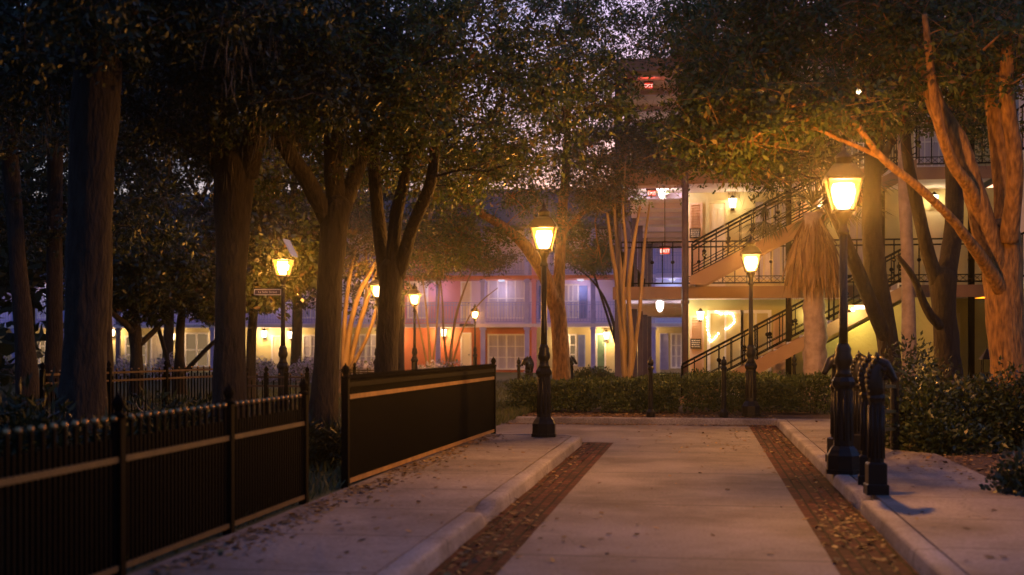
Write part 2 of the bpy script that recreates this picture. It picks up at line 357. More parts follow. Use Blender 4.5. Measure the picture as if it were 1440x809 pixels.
def kerb(name, pts, w, side, dips, m):
    """Rounded concrete kerb along pts; side=+1 has its face to +normal; dips=[(arc length, half width)] lower it."""
    P2 = []
    for (a, b) in zip(pts[:-1], pts[1:]):
        n = max(2, int((Vector(b)-Vector(a)).length/.12))
        for k in range(n): P2.append(Vector(a).lerp(Vector(b), k/n))
    P2.append(Vector(pts[-1])); g = MB(); rings = []; s = 0
    for i, p in enumerate(P2):
        d = (P2[min(i+1, len(P2)-1)]-P2[max(i-1, 0)]).normalized(); nn = Vector((d.y, -d.x))*side
        if i: s += (P2[i]-P2[i-1]).length
        h = .125+.006*mnoise.noise(Vector((p.x, p.y*.8, 3)))
        off = .012*mnoise.noise(Vector((p.x*.5, p.y*.6, 7)))
        for (c, hw) in dips:
            u = abs(s-c)/hw
            if u < 1:
                q = .5+.5*math.cos(math.pi*u); h -= .095*q; off -= .05*q
        prof = [(0, -.03), (-.012, h-.03), (-.022, h-.009), (-.042, h), (-w+.01, h+.002), (-w, h-.004), (-w, -.03)]
        rings.append([(p.x+nn.x*(a+off), p.y+nn.y*(a+off), z) for a, z in prof])
    k = len(rings[0])
    g.add([v for r in rings for v in r], [(i*k+j, i*k+j+1, (i+1)*k+j+1, (i+1)*k+j) for i in range(len(rings)-1) for j in range(k-1)], True)
    return struct(name, g, m)
arc = [(RL-.5+.5*math.cos(a), YS-.5+.5*math.sin(a)) for a in [i*math.pi/16 for i in range(0, 9)]]
kerb('kerb', [(RL, -6)]+arc+[(-60, YS)], KW, 1, [(16.9, .5)], M['kerbm'])
kerb('kerb', [(RR, -6), (RR, YK+.1)], KW, -1, [(18.2, .45)], M['kerbm'])
kerb('kerb', [(-60, YK), (RR+.02, YK)], KW+.03, 1, [], M['kerbm'])
g = MB(); g.box(-3.42, RL-KW-.018, -6, YS-KW-.018, -.03, .118); struct('sidewalk', g, M['walk'])
g = MB(); g.box(-3.42, RL-.5, YS-KW, YS-KW+.001, -.03, .117)
g = MB()
g.box(RR+KW+.018, 4.05, -6, 13.45, -.03, .12); g.box(RR+KW+.018, 3.0, 13.45, 24.9, -.03, .12); g.box(3.0, 40, 13.45, 13.95, -.03, .121)
g.box(4.05, 40, -6, 10.4, -.03, .1195); struct('sidewalk', g, M['walk'])
g = MB(); g.box(4.05, 40, 10.4, 13.45, -.03, .1); g.box(3.0, 40, 13.95, 33.0, -.03, .1); struct('planting_bed', g, M['soil'])
g = MB(); g.box(-60, RR+KW, YK+KW+.03, 30.3, -.03, .1); g.box(RR+KW, 3.0, 24.9, 33, -.03, .1); struct('planting_bed', g, M['soil'])
g = MB(); g.box(-90, RR+KW, 30.3, 71, -.03, .04); g.box(RR+KW, 3.4, 33, 71, -.03, .04); struct('lawn', g, M['lawn'])
g = MB(); g.box(-90, -3.42, -6, YS-KW, -.03, .1); struct('park_ground', g, M['lawn'])
# ------------------------------------------------------------------ iron fences
def fence(name, label, a, b, zr, ztop, rails, sp=.1, n_posts=2, ball=True, group='iron fences round the park', base=.12, finial=.1, gold=False):
    a = Vector((*a, base)); b = Vector((*b, base)); L = (b-a).length; d = (b-a).normalized()
    e = empty(name, (a+b)/2, label, 'fence', group)
    g = MB()
    for z in rails:
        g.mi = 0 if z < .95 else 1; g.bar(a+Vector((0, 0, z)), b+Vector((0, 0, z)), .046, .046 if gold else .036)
    g.build('rail', [M['litrail' if gold else 'dimrail'], M['iron_dull']], e)
    g = MB(); n = int(L/sp)
    for i in range(n+1):
        p = a+d*(L*i/n); h = ztop-base
        if i % 2 == 0 or not ball: g.bar(p+Vector((0, 0, .03)), p+Vector((0, 0, h)), .021)
        else: g.bar(p+Vector((0, 0, .03)), p+Vector((0, 0, h-.1)), .021)
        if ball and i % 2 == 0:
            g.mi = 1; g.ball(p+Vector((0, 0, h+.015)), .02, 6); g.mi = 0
        elif not ball:
            g.lathe([(.016, 0), (.02, .02), (.001, .07)], 4, p+Vector((0, 0, h)))
    g.build('pickets', [M['iron_dull'], M['finialglint']], e)
    for i in range(n_posts):
        p = a+d*(L*i/max(1, n_posts-1)); g = MB(); h = ztop-base+.02
        g.box(p.x-.035, p.x+.035, p.y-.035, p.y+.035, 0, base+h, .006)
        g.lathe([(.05, 0), (.05, .02), (.025, .035), (.03, .05), (.045, .085), (.03, .12), (.012, .135), (.001, .16)], 8, p+Vector((0, 0, h)), True)
        g.build('post', M['iron_dull'], e)
    return e
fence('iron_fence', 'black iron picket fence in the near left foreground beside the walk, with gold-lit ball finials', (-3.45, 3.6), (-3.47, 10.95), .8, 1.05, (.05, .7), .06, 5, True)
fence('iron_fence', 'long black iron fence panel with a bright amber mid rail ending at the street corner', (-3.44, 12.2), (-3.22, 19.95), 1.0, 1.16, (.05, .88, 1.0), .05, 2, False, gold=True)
for (lab, pa, Da, pb, Db, zr, zt) in (
        ('dark fence far left in the park under the small magnolias, its rail lit in dashes', 60, 20.5, 303, 25.6, .9, 1.08),
        ('open black iron fence round the street lamp with the street sign', 346, 24.6, 432, 24.2, .74, .95),
        ('short dark fence seen between the third and fourth big trunks', 468, 34, 560, 34, .8, .9)):
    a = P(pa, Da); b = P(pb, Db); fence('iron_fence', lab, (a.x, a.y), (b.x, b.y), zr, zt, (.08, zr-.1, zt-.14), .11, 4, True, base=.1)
# low three-rail fence by the hitching posts
e = empty('rail_fence', P(1246, 16.2), 'low three-rail fence running from the hitching posts into the shrubs', 'fence')
for py in (543, 578, 603):
    g = MB(); a = P(1232, 15.4, py=py); b = P(1266, 17.6, py=py+1); g.bar(a, b, .04, .045); g.build('rail', M['litrail'], e)
for px, D in ((1238, 15.75), (1258, 17.1)):
    g = MB(); a = P(px, D); g.box(a.x-.05, a.x+.05, a.y-.05, a.y+.05, .08, 1.15, .01); g.build('post', M['iron'], e)
# ------------------------------------------------------------------ street lamps
AMBER = (1, .375, .05)
def make_lamp(lid_open=False):
    e = empty('street_lamp', (0, 0, 0))
    g = MB(); g.lathe([(.185, 0), (.185, .2), (.165, .23), (.15, .26), (.118, .3)], 8, rot=math.pi/8); g.lathe([(.2, 0), (.2, .05)], 8, rot=math.pi/8)
    g.build('base', M['iron'], e, (0, 0, 0))
    g = MB(); g.lathe([(.11, .295), (.1, .92), (.128, .96), (.13, 1.0), (.1, 1.05)], 8, rot=math.pi/8)
    for k in range(8):
        a = k*math.pi/4; g.tube([(.098*math.cos(a), .098*math.sin(a), .36), (.091*math.cos(a), .091*math.sin(a), .9)], .012, 5)
    g.lathe([(.1, 1.05), (.075, 1.1), (.07, 1.16), (.095, 1.2), (.1, 1.25), (.08, 1.31), (.085, 1.35), (.055, 1.41)], 14, smooth=True)
    g.build('pedestal', M['iron'], e, (0, 0, 0))
    g = MB(); g.lathe([(.05, 1.4), (.047, 1.6), (.041, 2.62)], 12, smooth=True)
    g.lathe([(.06, 2.6), (.065, 2.63), (.048, 2.66), (.045, 2.72), (.075, 2.78), (.095, 2.82), (.1, 2.845)], 12, smooth=True)
    g.build('pole', M['iron'], e, (0, 0, 0))
    zb, zt, rb, rt = 2.85, 3.19, .105, .185
    g = MB()
    for sx in (-1, 1):
        for sy in (-1, 1): g.bar((sx*rb, sy*rb, zb), (sx*rt, sy*rt, zt), .02)
    for z, r in ((zb, rb), (zt, rt)):
        for (a, b) in (((-1, -1), (1, -1)), ((1, -1), (1, 1)), ((1, 1), (-1, 1)), ((-1, 1), (-1, -1))):
            g.bar((a[0]*r, a[1]*r, z), (b[0]*r, b[1]*r, z), .026)
    g.build('lantern_frame', M['iron'], e, (0, 0, 0))
    g = MB(); r1, r2 = rb-.004, rt-.004
    c = [(-1, -1), (1, -1), (1, 1), (-1, 1)]
    g.add([(x*r1, y*r1, zb+.01) for x, y in c]+[(x*r2, y*r2, zt-.01) for x, y in c], [(i, (i+1) % 4, 4+(i+1) % 4, 4+i) for i in range(4)])
    g.build('glass', M['flame'], e, (0, 0, 0))
    g = MB(); g.lathe([(.06, 2.88), (.1, 2.95), (.125, 3.06), (.11, 3.14)], 10, smooth=True); g.build('mantle', M['mantle'], e, (0, 0, 0))
    if not lid_open:
        g = MB(); q = math.sqrt(2)
        g.lathe([(.205*q, 3.195), (.205*q, 3.215), (.19*q, 3.235), (.13*q, 3.33), (.085*q, 3.36)], 4, rot=math.pi/4)
        g.lathe([(.085, 3.355), (.085, 3.41), (.1, 3.42), (.1, 3.43), (.05, 3.48), (.03, 3.5), (.035, 3.52), (.018, 3.55), (.002, 3.6)], 10, smooth=True)
        g.build('roof', M['iron'], e, (0, 0, 0))
    else:
        g = MB(); g.box(-.2, .2, -.2, .2, -.012, .012); o = g.build('open_lid', M['skyblue'], e, (.16, 0, 3.42)); o.rotation_euler = (0, math.radians(62), 0)
        tag(o, 'pale flat lid standing open at a slant')
    return e
LP = [  # px, distance, label, power
    (765, 19.55, 'black street lamp at the end of the left walk, in front of the branching tree', 1.35),
    (1186, 13.9, 'largest black street lamp at right, rising from the cluster of hitching posts', 1.35),
    (1056, 25.3, 'black street lamp in front of the staircase, rising from the hedge between bollard and palm', .9),
    (583, 43, 'distant street lamp just right of the fourth big trunk, in front of pale flowering shrubs', .9),
    (668, 64, 'smallest street lamp, standing in front of the terracotta and lavender townhouses', .4),
    (531, 36.5, 'street lamp half hidden behind the fourth big trunk, over the slanting crape myrtle stems', 1)]
LPOW = 52
proto = make_lamp()
for i, (px, D, lab, k) in enumerate(LP):
    o = proto if i == 0 else copy_tree(proto)
    o.location = P(px, D, z=.118 if i < 3 else .05); tag(o, lab, 'street lamp', 'black lantern street lamps')
    lamp('lamp_light', (0, 0, 3.04), LPOW*k, AMBER, .07, o)
o = make_lamp(True); o.location = P(398, 26.4, z=.1); tag(o, 'street lamp with its lid standing open, carrying the street name sign', 'street lamp', 'black lantern street lamps')
lamp('lamp_light', (0, 0, 3.04), LPOW, AMBER, .07, o)
# street name sign
sp = P(376.5, 26.4, py=411)
e = empty('street_sign', sp, 'small dark street name sign reading La Salle Street on the open-lid lamp', 'sign'); e.rotation_euler.z = YAW
g = MB(); g.box(-.28, .28, -.012, .012, -.062, .062); g.build('plate', M['white'], e, (0, 0, 0))
g = MB(); g.box(-.262, .262, -.016, -.012, -.046, .046); g.build('face', M['signface'], e, (0, 0, 0))
g = MB(); g.box(-.29, .34, -.01, .01, .062, .085); g.build('bracket', M['iron'], e, (0, 0, 0))
text_mesh('lettering', 'La Salle Street', .068, M['signtext'], e, (0, -.018, 0), (math.pi/2, 0, 0))
sp = P(656, 63.6, py=457.5)
e = empty('street_sign', sp, 'tiny dark street sign plate on the smallest lamp before the townhouses', 'sign')
g = MB(); g.box(-.35, .35, -.015, .015, -.07, .07); g.build('plate', M['signface'], e, (0, 0, 0))
g = MB(); g.box(.35, .44, -.01, .01, -.03, .03); g.build('bracket', M['iron'], e, (0, 0, 0))
# ------------------------------------------------------------------ bollards
def make_bollard():
    e = empty('bollard', (0, 0, 0))
    g = MB(); g.lathe([(.085, 0), (.085, .1), (.07, .13), (.052, .16), (.045, .92), (.062, .94), (.062, .97), (.045, 1.0)], 12, smooth=False); g.build('post', M['iron'], e, (0, 0, 0))
    g = MB(); g.lathe([(.035, .995), (.055, 1.03), (.06, 1.07), (.045, 1.12), (.02, 1.145), (.028, 1.165), (.004, 1.2)], 12, smooth=True); g.build('finial', M['iron'], e, (0, 0, 0))
    return e
bp = make_bollard()
for i, (px, D, z, lab) in enumerate(((915, 25.0, .11, 'slim black bollard on the far kerb beside the crape myrtle trunks'),
                                     (1018, 25.0, .11, 'slim black bollard on the far kerb beside the street lamp before the stairs'),
                                     (729.5, 35.5, 0, 'distant black bollard beside the pair of horse-head posts beyond the hedge'),
                                     (1117, 31.2, .1, 'dark iron bollard under the staircase left of the palm trunk'))):
    o = bp if i == 0 else copy_tree(bp)
    o.location = P(px, D, z=z); tag(o, lab, 'bollard', 'black iron bollards')
# ------------------------------------------------------------------ horse-head hitching posts
def make_horse_post():
    e = empty('hitching_post', (0, 0, 0))
    g = MB(); g.box(-.1, .1, -.1, .1, 0, .1, .008); g.box(-.085, .085, -.085, .085, .1, .3, .015); g.build('base', M['iron'], e, (0, 0, 0))
    g = MB(); vs = []
    prof = [(.074, .3), (.068, .86), (.078, .875), (.085, .9), (.078, .925), (.066, .94)]
    g.lathe(prof, 10)
    for k in range(10):
        a = (k+.5)*2*math.pi/10; g.tube([(.07*math.cos(a), .07*math.sin(a), .34), (.065*math.cos(a), .065*math.sin(a), .83)], .011, 5)
    g.build('shaft', M['iron'], e, (0, 0, 0))
    g = MB()
    neck = [(.0, 0, .93), (.012, 0, 1.0), (.012, 0, 1.09), (-.005, 0, 1.17), (-.04, 0, 1.225)]
    g.tube(neck, [.078, .082, .076, .062, .05], 12)
    head = [(.012, 0, 1.215), (-.03, 0, 1.232), (-.075, 0, 1.205), (-.115, 0, 1.15), (-.15, 0, 1.092), (-.165, 0, 1.062), (-.172, 0, 1.045)]
    g.tube(head, [.03, .056, .06, .048, .035, .036, .024], 12)
    for s in (-1, 1):
        g.lathe([(.018, 0), (.02, .025), (.003, .075)], 6, (-.005, .03*s, 1.255), True)
        g.ball((-.085, .047*s, 1.2), .013, 6)
        g.ball((-.163, .026*s, 1.075), .009, 6)
        g.ball((-.062, .04*s, 1.165), .03, 8)
    g.build('horse_head', M['iron'], e, (0, 0, 0))
    g = MB()
    for s in (-1, 0, 1):
        for k in range(7):
            t = k/6; x = .055+.035*math.sin(t*2.6)-.062*t*t; z = .97+.285*t
            g.ball((x, s*.038*(1-.3*t), z-.012*abs(s)), .026, 6, 1.15)
    for k in range(3): g.ball((-.02-.025*k, 0, 1.283-.016*k), .02, 6)
    g.build('mane', M['iron'], e, (0, 0, 0))
    return e
hp = make_horse_post()
HP = [(1232, 11.95, 175, .118, 'horse-head hitching post nearest the viewer on the right walk'),
      (1221, 12.75, 165, .118, 'hitching post just behind the nearest one, its base overlapped by it'),
      (1177, 15.2, 15, .118, 'horse-head hitching post left of the largest lamp, its muzzle pointing left'),
      (1207, 15.8, 170, .118, 'hitching post farthest back in the cluster, between the largest lamp and the near pair'),
      (742, 36, 8, -.1, 'distant horse-head hitching post beyond the hedge, muzzle to the left'),
      (746, 37, 12, -.1, 'distant hitching post just behind the left-facing one beyond the hedge'),
      (798, 38, 172, -.1, 'distant horse-head hitching post right of the branching tree, muzzle to the right'),
      (803, 39, 178, -.1, 'hitching post farthest back, beside the round bush beyond the hedge')]
for i, (px, D, rz, z, lab) in enumerate(HP):
    o = hp if i == 0 else copy_tree(hp)
    o.location = P(px, D, z=z); o.rotation_euler.z = math.radians(rz)+YAW; tag(o, lab, 'hitching post', 'horse-head hitching posts')
# garden lantern in the shrubs at right
e = empty('garden_lantern', P(1388, 19.5, z=.1), 'small black iron lantern on a stake poking out of the right-hand shrubs', 'lantern')
g = MB(); g.tube([(0, 0, 0), (0, 0, 1.0)], .015, 6); g.build('stake', M['iron'], e, (0, 0, 0))
g = MB()
for k in range(4):
    a = k*math.pi/2+.4; g.bar((.1*math.cos(a), .1*math.sin(a), 1.0), (.1*math.cos(a), .1*math.sin(a), 1.2), .016)
g.lathe([(.12, .98), (.12, 1.0)], 8); g.build('cage', M['iron'], e, (0, 0, 0))
g = MB(); g.lathe([(.13, 1.2), (.07, 1.28), (.03, 1.33), (.012, 1.36), (.002, 1.44)], 8); g.build('cap', M['iron'], e, (0, 0, 0))
# ------------------------------------------------------------------ building pieces
def railing(parent, x0, x1, y, z, h, m, sp=.13, knob=0, lattice=False, name='railing', rod=.022):
    g = MB()
    for zz, t in ((h, .05), (h-.14, .025), (.1, .03)): g.box(x0, x1, y-t/2, y+t/2, z+zz-.02, z+zz+.02)
    n = max(2, int((x1-x0)/sp))
    for i in range(n+1):
        x = x0+(x1-x0)*i/n; g.box(x-rod/2, x+rod/2, y-rod/2, y+rod/2, z+.1, z+h-.02)
        if knob and i % 2: g.ball((x, y, z+h*.55), .05, 6)
    if lattice:
        g.box(x0, x1, y-.012, y+.012, z+.26, z+.285)
        k = max(2, int((x1-x0)/.17))
        for i in range(k):
            a = x0+(x1-x0)*i/k; b = x0+(x1-x0)*(i+1)/k
            g.bar((a, y, z+.11), (b, y, z+.27), .012); g.bar((a, y+.014, z+.27), (b, y+.014, z+.11), .012)
    return g.build(name, m, parent)
def window(parent, x0, x1, y, z0, z1, pane, nx=2, nz=3, frame='white', fw=.09):
    """Framed window standing proud of a wall whose face is at y (facing -y)."""
    g = MB()
    g.box(x0-fw, x0, y-.06, y+.02, z0-fw, z1+fw); g.box(x1, x1+fw, y-.06, y+.02, z0-fw, z1+fw)
    g.box(x0, x1, y-.06, y+.02, z1, z1+fw); g.box(x0-.03, x1+.03, y-.1, y+.02, z0-fw, z0)
    xm = (x0+x1)/2; mw = .028 if y < 60 else .055
    for i in range(1, nx*2):
        x = x0+(x1-x0)*i/(nx*2); w = mw*1.8 if i == nx else mw
        g.box(x-w/2, x+w/2, y-.05, y-.01, z0, z1)
    for k in range(1, nz): 
        zz = z0+(z1-z0)*k/nz; g.box(x0, x1, y-.047, y-.012, zz-mw/2, zz+mw/2)
    f = g.build('window', M[frame], parent)
    g = MB(); g.box(x0, x1, y-.022, y-.006, z0, z1); g.build('pane', M[pane], f); return f
def shutter(parent, x0, x1, y, z0, z1, m):
    g = MB(); b = .06
    g.box(x0, x0+b, y-.06, y, z0, z1); g.box(x1-b, x1, y-.06, y, z0, z1)
    for z in (z0, (z0+z1)/2-b/2, z1-b): g.box(x0+b, x1-b, y-.06, y, z, z+b)
    n = int((z1-z0)/.075)
    for i in range(n):
        z = z0+(z1-z0)*(i+.5)/n; g.bar((x0+b, y-.03, z), (x1-b, y-.03, z), .05, .016)
    g.box(x0+b, x1-b, y-.012, y-.002, z0+b, z1-b)
    return g.build('shutter', M[m], parent)
def door(parent, x0, x1, y, z0, z1, m, frame='white'):
    g = MB(); fw = .09
    g.box(x0-fw, x0, y-.07, y+.02, z0, z1+fw); g.box(x1, x1+fw, y-.07, y+.02, z0, z1+fw); g.box(x0, x1, y-.07, y+.02, z1, z1+fw)
    f = g.build('door', M[frame], parent)
    g = MB(); g.box(x0, x1, y-.03, y-.004, z0+.01, z1)
    w = x1-x0; h = z1-z0
    for i in (0, 1):
        for (a, b) in ((.06, .3), (.36, .62), (.68, .94)):
            xx = x0+w*(.12+.44*i); g.box(xx, xx+w*.32, y-.042, y-.03, z0+h*a, z0+h*b, .004)
    g.build('door_leaf', M[m], f)
    g = MB(); g.ball((x0+w*.88, y-.07, z0+h*.47), .04, 8); g.build('handle', M['iron'], f)
    return f
def sconce(parent, x, y, z, power=14, s=1.0, col=(1, .6, .26)):
    g = MB(); g.box(x-.05*s, x+.05*s, y-.03, y, z-.12*s, z+.1*s); g.bar((x, y-.03, z-.02), (x, y-.16, z-.06), .025)
    g.lathe([(.05*s, -.1*s), (.07*s, -.07*s)], 8, (x, y-.2, z)); g.lathe([(.1*s, .16*s), (.02, .25*s)], 8, (x, y-.2, z))
    o = g.build('wall_lamp', M['iron'], parent)
    g = MB(); g.lathe([(.06*s, -.07*s), (.1*s, .16*s)], 8, (x, y-.2, z)); g.build('lamp_glass', M['warmglow'], o)
    lamp('wall_lamp_light', (x, y-.45, z), power, col, .05)
# ------------------------------------------------------------------ far townhouses
YT = 72.0; YB = YT-1.7                       # wall face, balcony edge
Z2, Z3 = 2.75, 5.42
def townhouse(name, label, px0, px1, lo, up, posts, wins, doors, shuts, lamps, knobs=0, third=True, fascia='lav', top='lav'):
    x0, x1 = GX(px0, YT), GX(px1, YT)
    e = empty(name, ((x0+x1)/2, YT, 0), label, 'townhouse', 'row of far townhouses behind the park')
    g = MB(); g.box(x0, x1, YT, YT+9, 0, Z2-.12); g.build('lower_wall', M[lo], e)
    g = MB(); g.box(x0, x1, YT, YT+9, Z2, Z3-.12); g.build('upper_wall', M[up], e)
    g = MB(); g.box(x0, x1, YT, YT+9, Z3, 8.2); g.build('attic_wall', M[top], e)
    for z, m in ((Z2, fascia), (Z3, 'orange' if lo == 'orange' or up == 'lav' else fascia)):
        g = MB(); g.box(x0+.01, x1-.01, YB-.1, YT+8.9, z-.19, z-.002); g.build('balcony_slab', M[m if z > 3 else 'soffit'], e)
    g = MB(); yy = YB-.3
    g.add([(x0, yy, 8.2), (x1, yy, 8.2), (x1, YT+4.5, 11), (x0, YT+4.5, 11), (x0, yy, 8.05), (x1, yy, 8.05), (x1, YT+9, 8.2), (x0, YT+9, 8.2)],
          [(0, 1, 2, 3), (4, 5, 1, 0), (3, 2, 6, 7), (4, 7, 6, 5), (0, 3, 7, 4), (1, 5, 6, 2)]); g.build('roof', M['roofm'], e)
    for px, m in posts:
        x = GX(px, YB); g = MB(); g.box(x-.12, x+.12, YB-.08, YB+.12, 0, 8.1)
        for zc in (.0, 2.4, 5.05): g.box(x-.17, x+.17, YB-.13, YB+.17, zc, zc+.12)
        g.build('post', M[m], e)
    for z in (Z2, Z3):
        railing(e, x0, x1, YB-.03, z, 1.18, M['bluepost'], .16, knob=knobs, lattice=True, rod=.03)
    for (a, b, c, d_, pane, nx, nz) in wins:
        window(e, GX(a, YT), GX(b, YT), YT, GZ(d_, a, YT), GZ(c, a, YT), pane, nx, nz)
    for (a, b, c, d_, m) in doors: door(e, GX(a, YT), GX(b, YT), YT, GZ(d_, a, YT), GZ(c, a, YT), m)
    for (a, b, c, d_, m) in shuts: shutter(e, GX(a, YT), GX(b, YT), YT, GZ(d_, a, YT), GZ(c, a, YT), m)
    for (a, c, pw) in lamps: sconce(e, GX(a, YT), YT, GZ(c, a, YT), pw, 1.6)
    n = max(1, round((x1-x0)/4.5))
    for k in range(n):                      # pale ceiling lights of the upper gallery
        x = x0+(x1-x0)*(k+.5)/n; g = MB(); g.lathe([(.14, -.1), (.2, -.04), (.2, 0)], 12, (x, YT-.8, Z3-.192), True); g.build('ceiling_light', M['coolglow'], e)
        lamp('ceiling_light_lamp', (x, YT-.8, Z3-.75), 2.6, (.74, .68, 1), .12)
    return e
TP = 10
townhouse('townhouse', 'cream townhouse glimpsed at the far left edge between dark trunks', -160, 118, 'cream', 'lav', [(20, 'bluepost'), (92, 'bluepost')],
          [(40, 72, 473, 515, 'litcurtain', 2, 3), (35, 75, 398, 446, 'curtain', 2, 3)], [(100, 113, 472, 522, 'creamdoor')], [], [(88, 478, TP)])
townhouse('townhouse', 'cream townhouse with curtained lit windows behind the two small magnolias', 118, 330, 'cream', 'lav', [(166, 'navy'), (237, 'bluepost'), (299, 'bluepost')],
          [(178, 205, 474, 512, 'litcurtain', 1, 3), (262, 292, 470, 514, 'litcurtain', 1, 2), (255, 295, 398, 446, 'curtain', 2, 3), (175, 212, 398, 446, 'curtain', 2, 3)],
          [(214, 228, 472, 523, 'creamdoor')], [], [(160, 470, TP), (244, 476, TP*.6), (318, 476, TP*.6)])
townhouse('townhouse', 'yellow-lit townhouse with blue posts behind the street name sign', 330, 470, 'cream', 'lav', [(356, 'bluepost'), (419, 'bluepost')],
          [(428, 446, 473, 515, 'curtain', 1, 3), (425, 450, 398, 446, 'curtain', 2, 3)], [(384, 397, 474, 523, 'creamdoor')], [], [(373, 472, TP), (410, 473, TP)])
townhouse('townhouse', 'pale blue townhouse behind the slanting orange-lit crape myrtle stems', 470, 566, 'cream', 'skyblue', [(487, 'bluepost'), (548, 'bluepost')],
          [(498, 530, 472, 516, 'curtain', 2, 3), (495, 532, 398, 446, 'curtain', 2, 3)], [], [], [(552, 473, TP)])
townhouse('townhouse', 'terracotta and rose townhouse with a bright wall lamp and cream door', 566, 662, 'orange', 'rose', [(616, 'bluepost')],
          [(575, 600, 398, 446, 'curtain', 1, 3)], [(650, 661, 470, 525, 'creamdoor'), (650, 661, 398, 452, 'creamdoor')], [], [(625, 470, TP*1.25)], fascia='lav', top='rose')
townhouse('townhouse', 'lavender townhouse with large white-framed windows on both floors and a terracotta band', 662, 755, 'orange', 'lav', [(679, 'bluepost'), (741, 'bluepost'), (751, 'rose')],
          [(688, 737, 472, 518, 'curtain', 2, 3), (688, 737, 393, 447, 'curtain', 2, 2)], [], [(668, 675, 472, 520, 'orange')], [], knobs=0)
townhouse('townhouse', 'lavender and cream townhouse with blue shutters and a green door behind the round bush', 755, 882, 'cream', 'lav', [(766, 'bluepost'), (834, 'bluepost')],
          [(793, 809, 472, 512, 'litcurtain', 1, 3), (787, 812, 402, 446, 'curtain', 2, 2)], [(840, 850, 471, 524, 'green')], [(813, 823, 471, 516, 'blueshut'), (814, 826, 402, 448, 'blueshut'), (758, 766, 402, 448, 'blueshut')],
          [(853, 474, TP), (790, 478, TP*.3)], knobs=1)
townhouse('townhouse', 'cream and lavender townhouse end seen through the breezeway under the walkways', 882, 1010, 'cream', 'skyblue', [(919, 'bluepost'), (972, 'bluepost')],
          [(945, 957, 471, 516, 'curtain', 1, 3)], [(905, 916, 471, 524, 'creamdoor')], [(928, 940, 469, 520, 'bluepost')], [(898, 476, TP)])
# ------------------------------------------------------------------ building with the staircases
YF, YW = 33.6, 36.0
S2, S3, S4 = 3.04, 6.02, 9.0                # gallery floor levels
XA = GX(966, YF); XR = 7.35
e = empty('gallery_building', ((XA+XR)/2, YW, 0), 'yellow three-storey building with front galleries behind the staircases and palm', 'building'); GB = e
g = MB(); g.box(XA, 8.1, YW, YW+19, 0, S2-.25); g.build('lower_wall', M['yellow'], e)
g = MB(); g.box(XA, 8.1, YW, YW+19, S2, S3-.25); g.build('middle_wall', M['cream'], e)
g = MB(); g.box(XA, 8.1, YW, YW+19, S3, S4-.2); g.build('top_wall', M['cream'], e)
for z in (S2, S3, S4):
    g = MB(); g.box(XA+.02, XR-.02, YF, YW+18.9, z-.25, z-.003); s = g.build('gallery_slab', M['soffit'], e)
    g = MB(); g.box(XA+.01, XR-.03, YF-.06, YF-.002, z-.3, z+.01); g.build('fascia', M['peach'], s)
g = MB(); g.box(XA-.4, XR, YF-.5, YW+19, S4+.02, S4+.3); g.build('roof', M['roofm'], e)
def R(px, y=YW): return GX(px, y)
def Zp(py, px=1020, y=YW): return GZ(py, px, y)
shutter(e, R(970), R(990), YW, .15, Zp(444), 'peachshut'); shutter(e, R(1087), R(1104), YW, .15, Zp(444), 'peachshut')
window(e, R(999), R(1041), YW, .2, Zp(441), 'cream', 1, 1); window(e, R(1046), R(1080), YW, .2, Zp(441), 'cream', 1, 1)
shutter(e, R(969), R(988), YW, S2+.15, Zp(285), 'peachshut'); shutter(e, R(1118), R(1137), YW, S2+.15, Zp(285), 'peachshut')
door(e, R(997), R(1020), YW, S2, Zp(286), 'creamdoor', 'cream'); window(e, R(1062), R(1110), YW, S2+.3, Zp(285), 'curtain', 2, 1, 'cream')
for a, b in ((1000, 1030), (1080, 1120), (1190, 1222), (1290, 1330)):
    window(e, R(a), R(b), YW, S3+.35, S3+2.35, 'litcurtain' if a in (1190, 1080) else 'curtain', 2, 3)
window(e, R(1195), R(1235), YW, S2+.3, S2+2.25, 'curtain', 2, 2, 'cream'); door(e, R(1300), R(1328), YW, S2, S2+2.15, 'creamdoor', 'cream')
window(e, R(1310), R(1345), YW, .5, 2.3, 'litcurtain', 1, 2, 'cream'); door(e, R(1245), R(1272), YW, 0, 2.15, 'creamdoor', 'cream')
XL = R(1236, YF-.05)
for px in (963.5,):
    x = GX(px, YF-.2); g = MB(); g.lathe([(.085, 0), (.085, S4)], 10, (x, YF-.2, 0), True)
    for z in (.4, 2.6, 5.6, 8.4): g.lathe([(.11, z), (.11, z+.08)], 10, (x, YF-.2, 0))
    g.build('post', M['purplepost'], e)
for px in (1109, 1240, 1366):
    x = GX(px, YF+.1); g = MB(); g.box(x-.07, x+.07, YF+.04, YF+.18, 0, S4-.3); g.build('post', M['iron_dull'], e)
railing(e, XA, XR, YF+.03, S2, 1.18, M['iron_dull'], .3, knob=1, lattice=True, rod=.03)
railing(e, XA, XR, YF+.03, S3, 1.18, M['iron_dull'], .3, knob=1, lattice=True, rod=.03)
for px, py in ((977.5, 328), (978.5, 483.5)):
    x, z = R(px, YW-.07), Zp(py); g = MB(); g.box(x-.15, x+.15, YW-.085, YW-.065, z-.14, z+.14); o = g.build('plaque', M['plaque'], e)
    g = MB(); rr = random.Random(px)
    for k in range(4):
        xx = x-.115
        while xx < x+.1:
            w = rr.uniform(.015, .05); g.box(xx, min(xx+w, x+.115), YW-.0885, YW-.0852, z+.085-k*.055-.014, z+.085-k*.055+.014); xx += w+.014
    g.build('lettering', M['plaquetext'], o)
